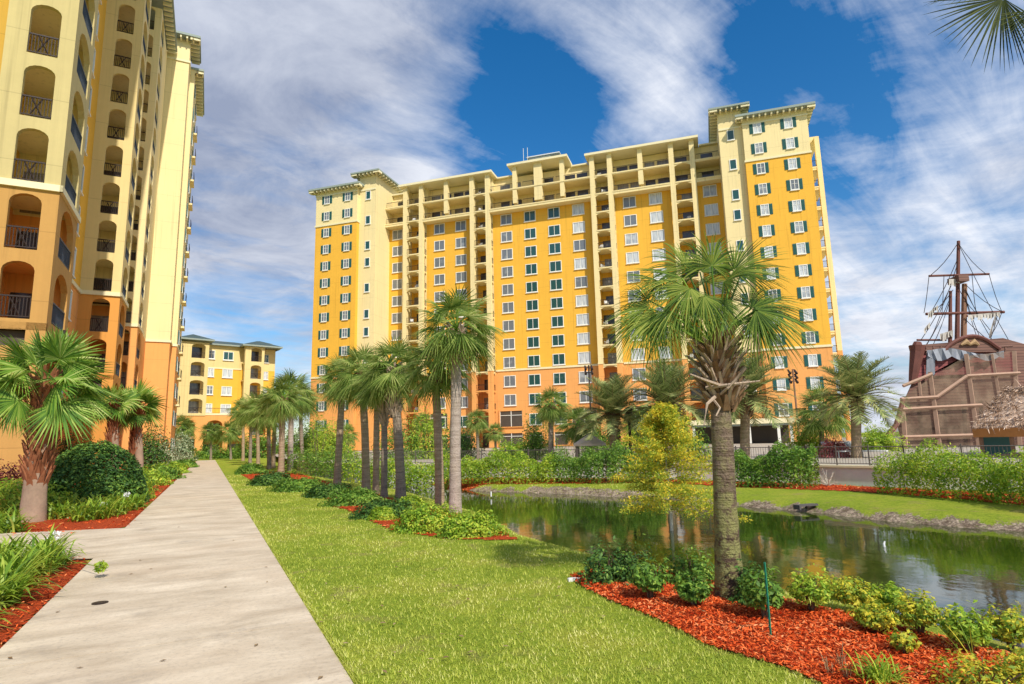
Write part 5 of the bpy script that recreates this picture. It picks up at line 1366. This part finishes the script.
# ------------------------------------------------------------------ thatched hut at the right edge
Yh = 24.0; hb = D(1012, 455, Yh); hb[2] = DZ; root = empty('thatched_hut', hb, 'open hut with a shaggy thatched roof in front of the ship at the right edge', 'hut')
def hx(px, py, Y): return D(px, py, Y)-hb
w_ = MB()
e0 = hx(972, 428, Yh); e1 = hx(1075, 424, Yh-3.2); a0 = hx(1008, 388, Yh+2); a1 = hx(1080, 384, Yh-1.0); b0 = hx(990, 424, Yh+4.5)
zE = e0[2]; zR = a0[2]; e1[2] = zE; a1[2] = zR; b0[2] = zE; b1 = hx(1110, 424, Yh+1.2); b1[2] = zE
w_.face([e0, e1, a1, a0]); w_.face([e0, a0, b0]); w_.face([b0, a0, a1, b1]); w_.face([e1, b1, a1])
ob = w_.build('roof', M['f_fallen'], root); P = []; N = []
r = np.random.default_rng(4)
def thr(p, q, s_, t_, n):
    u_, v_ = r.random((n, 1)), r.random((n, 1)); A_ = p*(1-u_)+q*u_; B_ = t_*(1-u_)+s_*u_; return A_*(1-v_)+B_*v_
pts = np.concatenate([thr(e0, e1, a1, a0, 2300), thr(e0, e0*.5+b0*.5, a0, a0, 600)]); dn = unit(e0-a0); Q = []
for p in pts:
    L = .26*(.5+r.random()); dv = unit(dn+r.normal(size=3)*.42); sd = unit(np.cross(dv, [0, 0, 1.]+r.normal(size=3)*.4)); p = p+np.array([0, 0, .03+.06*r.random()])
    Q.append([p-sd*.022, p+sd*.022, p+dv*L+sd*.006, p+dv*L-sd*.006])
link('thatch', quads_mesh('thatch', np.array(Q), M['f_fallen']), ob)
f = MB(); 
for a, b in ((e0, e1), (e0, b0)):
    f.face([a+[0, 0, -.03], b+[0, 0, -.03], b+[0, 0, -.36], a+[0, 0, -.36]]); f.face([a+[.03, .03, -.03], b+[.03, .03, -.03], b+[.03, .03, -.36], a+[.03, .03, -.36]])
f.build('fascia', surf('orange_wood_fascia', (.48, .20, .06), .7, .2, 3), root)
for p in (e0*.92+e1*.08, e0*.6+e1*.4, e0*.25+e1*.75, b0*.85+e0*.15):
    c_ = MB(); p = p+np.array([.12, .15, 0]); c_.tube([(p[0], p[1], 0), (p[0], p[1], zE-.05)], .07, 8); c_.build('post', M['wood'], root)
c_ = MB(); m1 = e0*.55+e1*.45+np.array([.4, 1.5, 0]); c_.box(m1[0]-.5, m1[0]+.6, m1[1], m1[1]+.1, .1, zE-.25); c_.build('screen', M['shutter'], root)

# ------------------------------------------------------------------ pirate ship with netted scaffold
Ys = 40.0; sb0 = D(960, 455, Ys); sb0[2] = DZ
ship = empty('pirate_ship', sb0, 'brown wooden pirate ship with three masts and furled sails towering over the pool deck', 'ship')
def S(px, py, dy=0.): return D(px, py, Ys+dy)-sb0
def slab(mb, pts, dy0, dy1, m=0):
    a = [S(x, y, dy0) for x, y in pts]; b = [S(x, y, dy1) for x, y in pts]; n = len(pts)
    mb.face(a, m); mb.face(b[::-1], m)
    for i in range(n): j = (i+1) % n; mb.face([a[i], b[i], b[j], a[j]], m)
def planks(name, c1, c2):
    m, t, out = mat(name); tc = t.new('ShaderNodeTexCoord'); P = tc.outputs['Object']
    wv = t.new('ShaderNodeTexWave'); wv.wave_type = 'BANDS'; wv.bands_direction = 'Z'; wv.inputs['Scale'].default_value = 1.6; wv.inputs['Distortion'].default_value = .6; t.put(wv.inputs['Vector'], P)
    n = t.noise(t.vmath('MULTIPLY', P, (.6, .6, 4)), 1.5, 4, .6); c = t.mix(n, c1, c2); c = t.mix(t.remap(wv.outputs[1], .0, .18, .75, 0), c, tuple(k*.25 for k in c1))
    b = t.new('ShaderNodeBsdfPrincipled'); t.put(b.inputs['Base Color'], c); b.inputs['Roughness'].default_value = .8; t.l.new(b.outputs[0], out.inputs[0]); return m
M['hull'] = planks('ship_planking', (.10, .045, .035), (.27, .14, .10)); M['hullred'] = planks('red_ship_planking', (.20, .045, .05), (.34, .10, .09))
hull = MB()
slab(hull, [(903, 449), (897, 425), (905, 398), (914, 378), (918, 345), (1003, 338), (1028, 345), (1034, 452)], .6, 9)
hull.build('hull', M['hull'], ship)
k = MB(); slab(k, [(914.5, 345), (926, 349), (926, 379), (914, 384)], .35, .55, 0); slab(k, [(934, 352), (966, 361), (972, 352), (958, 364), (934, 372)], .3, .5, 0); slab(k, [(946, 352), (1016, 352), (1016, 372), (934, 376)], .42, .58, 0); k.build('stern_panel', M['hullred'], ship)
arc = [(944, 352)]+[(944+56*t_/12, 352-15*math.sin(math.pi*t_/12)**.8) for t_ in range(1, 12)]+[(1000, 350), (1000, 352)]
k = MB(); slab(k, arc, .1, .5); ta = k.build('stern_arch', M['hull'], ship)
k = MB(); rimp = [S(x, y-1, .05) for x, y in arc[:-1]]; k.tube(rimp, .13, 6); k.build('arch_rim', M['darkwood'], ta)
k = MB()
for cx_, rx_ in ((966, 5), (974, 5)): k.tube([S(cx_-rx_, 345, 0), S(cx_, 341.5, 0), S(cx_+rx_, 345, 0)], [.06, .2, .06], 6)
k.build('carved_ornament', surf('tan_carving', (.50, .33, .17), .6, .2, 4), ta)
k = MB(); k.tube([S(917, 346, .2), S(917, 352, .2), S(914, 372, .2), S(912, 384, .2)], [.5, .42, .3, .2], 8); k.tube([S(917, 349, .2), S(917.5, 342, .2)], [.40, .22], 8); k.build('corner_post', M['darkwood'], ship)
k = MB(); 
for i in range(12):
    x0 = 926+i*7.2; k.tube([S(x0, 352, .2), S(x0+.2, 346, .2)], .05, 5)
k.tube([S(925, 351, .2), S(1012, 346, .2)], .08, 6); k.build('stern_railing', M['hull'], ship)
# draped cloth
k = MB(); n = 16; top_ = [(928+76*i/n, 351-3*math.sin(i*.4)) for i in range(n+1)]; bot_ = [(928+76*i/n, 356+5*abs(math.sin(i*.62))) for i in range(n+1)]
for i in range(n):
    k.face([S(*top_[i], .0-.1*(i % 2)), S(*top_[i+1], .0-.1*((i+1) % 2)), S(*bot_[i+1], -.2+.25*((i+1) % 2)), S(*bot_[i], -.2+.25*(i % 2))])
for x in (927, 931): k.face([S(x, 350, 0), S(x+4, 350, -.1), S(x+4, 374, 0), S(x-1, 378, .1)])
k.build('draped_cloth', surf('grey_blue_cloth', (.30, .32, .36), .9, .25, 2), ship)
def mst(b, t_, w0, w1, mt='darkwood'):
    k = MB(); mid = ((b[0]+t_[0])/2, (b[1]+t_[1])/2); k.tube([S(*b, 4), S(*mid, 4), S(*t_, 4)], [w0, (w0+w1)/2, w1], 8); return k.build('mast', M[mt], ship)
mm = mst((957, 352), (958.5, 241), .17, .11); m2 = mst((963.5, 350), (964.5, 284), .20, .17, 'wood'); m3 = mst((950, 352), (950.5, 291), .14, .10)
def yard(mb_par, a, b, w=.085): k = MB(); k.tube([S(*a, 3.9), S(*b, 3.9)], w, 6); k.build('yard', M['darkwood'], mb_par)
yard(mm, (929, 276), (989, 274)); yard(mm, (926, 314), (1004, 312), .11); yard(m3, (917, 340), (946, 340), .08); yard(m2, (966, 316), (998, 313), .1)
k = MB(); k.box(S(953, 279, 4)[0], S(963, 279, 4)[0], 3.4, 4.6, S(957, 283, 4)[2], S(957, 277, 4)[2]); k.build('crow_nest', M['hull'], mm)
k = MB()
for a, b in (((958, 243), (931, 275)), ((958, 243), (986, 274)), ((951, 286), (921, 340)), ((965, 284), (1003, 312)), ((953, 290), (930, 313)), ((965, 290), (990, 330)), ((998, 313), (988, 345)), ((966, 300), (980, 345)), ((950, 300), (933, 345)), ((940, 316), (926, 345)), ((958, 262), (940, 312)), ((957, 285), (975, 312)), ((1002, 312), (990, 336)), ((964, 318), (1005, 350)), ((958, 243), (1012, 346)), ((958, 258), (930, 314)), ((951, 296), (926, 346)), ((965, 288), (996, 346)), ((965, 296), (984, 346)), ((929, 276), (924, 313)), ((989, 274), (1002, 312)), ((944, 276), (942, 313)), ((972, 275), (976, 312))):
    k.tube([S(a[0]+(b[0]-a[0])*q, a[1]+(b[1]-a[1])*q+3*math.sin(math.pi*q), 3.8) for q in (0, .25, .5, .75, 1)], .026, 4, 0, False)
k.build('rigging', M['rail'], ship)
M['sail'] = surf('tattered_sail', (.50, .47, .42), .9, .3, 3)
r = np.random.default_rng(6)
def rag(x0, y0, x1, y1, dp, n=10):
    k = MB()
    for i in range(n):
        a = i/n; b = (i+1)/n; xa, ya, xb, yb = x0+(x1-x0)*a, y0+(y1-y0)*a, x0+(x1-x0)*b, y0+(y1-y0)*b; da, db = dp*(.5+r.random()), dp*(.5+r.random())
        k.face([S(xa, ya, 3.7), S(xb, yb, 3.7), S(xb, yb+db, 3.6+.3*r.random()), S(xa, ya+da, 3.6)])
    k.build('furled_sail', M['sail'], ship)
rag(928, 313, 938, 305, 6, 5); rag(968, 315, 1000, 312, 5); rag(949, 279, 960, 279, 6, 5); rag(996, 312, 989, 334, 7, 6); rag(940, 334, 953, 330, 6, 5); rag(924, 329, 930, 322, 5, 3)
# scaffold with netting
sc0 = D(960, 455, Ys-2); sc0[2] = DZ
scf = empty('scaffold', sc0, 'timber scaffold hung with brown mesh netting around the hull of the pirate ship', 'scaffold')
def T(px, py, dy=0.): return D(px, py, Ys-2+dy)-sc0
m, t, out = mat('brown_netting'); tc = t.new('ShaderNodeTexCoord'); n = t.noise(tc.outputs['Object'], .9, 4, .6)
b = t.new('ShaderNodeBsdfPrincipled'); t.put(b.inputs['Base Color'], t.mix(t.remap(n, .35, .65), (.10, .065, .040), (.27, .195, .13))); b.inputs['Roughness'].default_value = .95
tr = t.new('ShaderNodeBsdfTransparent'); mx = t.new('ShaderNodeMixShader'); t.put(mx.inputs[0], t.remap(n, .3, .7, .40, .72)); t.l.new(tr.outputs[0], mx.inputs[1]); t.l.new(b.outputs[0], mx.inputs[2]); t.l.new(mx.outputs[0], out.inputs[0]); M['net'] = m
def net(pts, dy=0): k = MB(); k.face([T(x, y, dy) for x, y in pts]); k.build('netting', M['net'], scf)
net([(901, 399), (936, 374), (966, 356), (967, 375), (936, 397), (903, 398)], -.05); net([(966, 356), (1013, 351), (1017, 374), (967, 376)], -.05)
net([(903, 399), (935, 397), (937, 445), (906, 447)]); net([(935, 397), (967, 376), (974, 445), (938, 447)]); net([(967, 376), (1018, 374), (1020, 445), (974, 446)]); net([(901, 400), (903, 447), (890, 447), (893, 425)], .6)
for a, b in (((902, 398), (906, 449)), ((930, 372), (940, 449)), ((966, 354), (979, 447)), ((992, 354), (1000, 400)), ((1014, 351), (1020, 445)), ((893, 430), (886, 449)), ((919, 380), (921, 398)), ((1032, 350), (1034, 448))):
    k = MB(); k.bar(T(*a, -.15), T(*b, -.15), .24 if b[1] > 440 else .16); k.build('pole', M['pinkish'], scf)
for a, b in (((901, 399), (937, 397)), ((937, 397), (967, 376)), ((967, 376), (1020, 373)), ((893, 410), (940, 407)), ((940, 407), (982, 405)), ((904, 437), (976, 435)), ((976, 435), (1020, 433)), ((903, 386), (932, 374)), ((885, 448), (904, 412))):
    k = MB(); k.bar(T(*a, -.3), T(*b, -.3), .17); k.build('beam', M['pinkish'], scf)
# gangway ramp running down from the bow
k = MB(); k.tube([T(903, 400, -1), T(896, 425, -1.5), T(884, 440, -2), T(862, 449, -2.5)], .14, 6); gr = k.build('ramp_rail', M['darkwood'], scf)

# ------------------------------------------------------------------ small things
b = GT(771, 638); o = empty('plant_stake', b, 'green metal stake standing in the red mulch right of the big palm', 'stake')
hh = (640-572)*b[1]/FPX*1.0; k = MB(); k.box(-.008, .008, -.003, .003, -.15, hh); k.box(-.003, .003, -.012, .0, .02, hh); link('blade', k.mesh('blade', surf('green_steel', (.02, .22, .13), .5, .1, 4)), o)
k = MB(); [k.box(-.011, -.006, -.006, .004, z, z+.014) for z in np.arange(.08, hh-.04, .06)]; link('notches', k.mesh('notches', M['shutter']), o)
b = GT(574, 581); k = MB(); k.box(-.07, .07, -.03, .03, -.02, .03); k.box(-.06, .06, -.022, .022, .031, .036); tag(k.build('white_marker', M['white'], None, False, b, .2), 'small white flat marker at the tip of the right mulch bed', 'marker')
b = G(100, 603, .032); k = MB(); k.tube([(0, 0, 0), (0, 0, .006)], .075, 20); k.tube([(0, 0, .0061), (0, 0, .009)], .055, 20); tag(k.build('drain_cover', M['rail'], None, False, b), 'small round dark drain cover set in the concrete path', 'drain cover')
b = D(806, 507, 15.35); b[2] = -.17; o = empty('drain_pipe', b, 'dark weathered board and pipe end resting on the dirt bank at the water', 'drain pipe', rz=.35)
k = MB(); k.box(-.30, .30, -.10, .10, .02, .06); k.box(-.30, -.25, -.10, .10, -.05, .019); link('board', k.mesh('board', surf('wet_board', (.10, .09, .09), .6, .3, 6)), o)
k = MB(); k.tube([(-.1, -.1, 0), (.4, .05, .02)], .04, 8); link('pipe', k.mesh('pipe', M['rail']), o)
b = D(884, 545, 10.6); b[2] = -.32; k = MB(); k.tube([(0, 0, 0), (0, 0, .06), (.02, 0, .11)], [.022, .018, .010], 8); tag(k.build('water_marker', M['white'], None, False, b), 'tiny white post standing in the pond', 'post')
# white bird-like post on far left water
for px, Y in ((491, 21.0),):
    b = D(px, 490, Y); b[2] = -.25; k = MB(); k.tube([(0, 0, 0), (0, 0, .16)], .025, 6); tag(k.build('bank_marker', M['white'], None, False, b), 'tiny white marker at the foot of the far bank', 'post')
b = GT(859, 484); k = MB(); k.tube([(0, 0, -.05), (-.03, 0, .42)], .018, 6); tag(k.build('pipe_stub', M['white'], None, False, b), 'thin white pipe sticking up at the foot of the retaining wall', 'pipe')
# bare twiggy bush before the wall
b = GT(828, 486); o = empty('bare_bush', b, 'leafless pale twiggy bush at the foot of the retaining wall', 'bush'); k = MB(); r = np.random.default_rng(2)
for i in range(26):
    a = r.random()*6.28; L = .25+.3*r.random(); d = dirv(a, R_(20+60*r.random())); k.tube([(0, 0, 0), d*L*.6, d*L+r.normal(size=3)*.08], [.010, .007, .003], 4, 0, False)
link('twigs', k.mesh('twigs', M['palebark']), o)

# ------------------------------------------------------------------ sky, sun, camera
SUN_EL, SUN_AZ = 44.0, 150.0            # azimuth clockwise from +Y
wd = bpy.data.worlds.new('World'); scene.world = wd; wd.use_nodes = True; wd.node_tree.nodes.clear(); t = NT(wd.node_tree)
out = t.new('ShaderNodeOutputWorld'); sky = t.new('ShaderNodeTexSky'); sky.sky_type = 'NISHITA'; sky.sun_disc = False
sky.sun_elevation = R_(SUN_EL); sky.sun_rotation = R_(SUN_AZ); sky.air_density = 1.0; sky.dust_density = .6; sky.ozone_density = 2.5
tc = t.new('ShaderNodeTexCoord'); dv = t.vmath('NORMALIZE', tc.outputs['Generated'])
sep = t.new('ShaderNodeSeparateXYZ'); t.put(sep.inputs[0], dv); zc = t.math('ADD', t.math('MAXIMUM', sep.outputs[2], 0.), .16)
cmb = t.new('ShaderNodeCombineXYZ'); t.put(cmb.inputs[0], t.math('DIVIDE', sep.outputs[0], zc)); t.put(cmb.inputs[1], t.math('DIVIDE', sep.outputs[1], zc))
P = cmb.outputs[0]
rv = t.new('ShaderNodeVectorRotate'); rv.rotation_type = 'Z_AXIS'; t.put(rv.inputs['Vector'], P); rv.inputs['Angle'].default_value = .5
n1 = t.noise(t.vmath('MULTIPLY', rv.outputs[0], (.8, 1.25, 1)), 1.15, 9, .58, .35); n2 = t.noise(P, 3.2, 9, .65, .4); n3 = t.noise(t.vmath('ADD', P, (5., 2., 0)), 1.0, 5, .55, .6)
sk = t.new('ShaderNodeVectorRotate'); sk.rotation_type = 'Z_AXIS'; t.put(sk.inputs['Vector'], P); sk.inputs['Angle'].default_value = -.75
n4 = t.noise(t.vmath('MULTIPLY', sk.outputs[0], (.9, 4.2, 1)), 1.5, 9, .62, .5)
cov = t.math('ADD', t.math('ADD', t.math('MULTIPLY', n1, .50), t.math('MULTIPLY', n2, .22)), t.math('MULTIPLY', n4, .28))
def blob(px, py, k, amp):
    d = ray(px, py); d = d/np.linalg.norm(d); dt = t.vmath('DOT_PRODUCT', dv, tuple(float(v) for v in d), 1)
    return t.math('MULTIPLY', t.math('EXPONENT', t.math('MULTIPLY', t.math('SUBTRACT', dt, 1.), k)), amp)
tot = cov
for px, py, k, amp in ((470, 130, 60, -.10), (560, 110, 60, -.10), (700, 45, 60, -.12), (760, 60, 200, -.08), (800, 90, 200, .05), (960, 60, 150, .05), (590, 18, 300, .07), (880, 210, 100, -.04), (850, 110, 80, -.05), (430, 60, 200, .04), (880, 140, 200, -.04), (620, 110, 400, -.05), (500, 60, 200, -.04), (530, 60, 40, -.06), (860, 50, 30, -.05), (350, 120, 14, .13), (270, 210, 30, .06), (660, 90, 220, .20), (600, 20, 120, .08), (930, 200, 40, .03), (900, 330, 30, .08), (430, 160, 500, .06), (230, 350, 60, -.07)):
    tot = t.math('ADD', tot, blob(px, py, k, amp))
cl = t.remap(tot, .40, .605)
lum = t.math('ADD', t.remap(n3, .3, .7, .0, .75), t.remap(n2, .35, .65, -.1, .3))
for px, py, k, amp in ((655, 90, 90, .45), (580, 30, 60, .45), (880, 60, 30, .35), (940, 250, 20, .2), (300, 30, 20, -.30), (230, 90, 20, -.15), (440, 150, 90, .3), (960, 120, 30, .1)):
    lum = t.math('ADD', lum, blob(px, py, k, amp))
cc = t.mix(t.remap(lum, .0, 1.0), (.28, .33, .46), (.80, .83, .90))
b1 = t.new('ShaderNodeBackground'); hs = t.new('ShaderNodeHueSaturation'); hs.inputs['Saturation'].default_value = 1.4; t.put(hs.inputs['Color'], sky.outputs[0]); t.put(b1.inputs[0], hs); b1.inputs[1].default_value = .15
b2 = t.new('ShaderNodeBackground'); t.put(b2.inputs[0], cc); b2.inputs[1].default_value = 1.15
mx = t.new('ShaderNodeMixShader'); t.put(mx.inputs[0], cl); t.l.new(b1.outputs[0], mx.inputs[1]); t.l.new(b2.outputs[0], mx.inputs[2]); t.l.new(mx.outputs[0], out.inputs[0])
sl = bpy.data.lights.new('sun', 'SUN'); sl.energy = 4.8; sl.angle = R_(.6); sl.color = (1, .93, .82); so = bpy.data.objects.new('sun', sl); COL.objects.link(so)
sv = Vector((math.sin(R_(SUN_AZ))*math.cos(R_(SUN_EL)), math.cos(R_(SUN_AZ))*math.cos(R_(SUN_EL)), math.sin(R_(SUN_EL)))); so.rotation_euler = sv.to_track_quat('Z', 'Y').to_euler(); so.location = (0, 0, 60)
cd = bpy.data.cameras.new('camera'); cam = bpy.data.objects.new('camera', cd); COL.objects.link(cam); scene.camera = cam
cd.sensor_width = 36; cd.lens = FPX/1024*36; cd.clip_end = 20000; cd.clip_start = .05
mt_ = Matrix(((_R2[0], _U2[0], -_F[0]), (_R2[1], _U2[1], -_F[1]), (_R2[2], _U2[2], -_F[2]))); cam.rotation_euler = mt_.to_euler(); cam.location = (0, 0, HCAM)
scene.render.resolution_x = 1024; scene.render.resolution_y = 684
scene.view_settings.view_transform = 'Standard'; scene.view_settings.look = 'None'; scene.view_settings.exposure = 0; scene.view_settings.gamma = 1
scene.cycles.max_bounces = 6; scene.cycles.transparent_max_bounces = 8; scene.cycles.diffuse_bounces = 3; scene.cycles.glossy_bounces = 3
scene.cycles.use_denoising = True
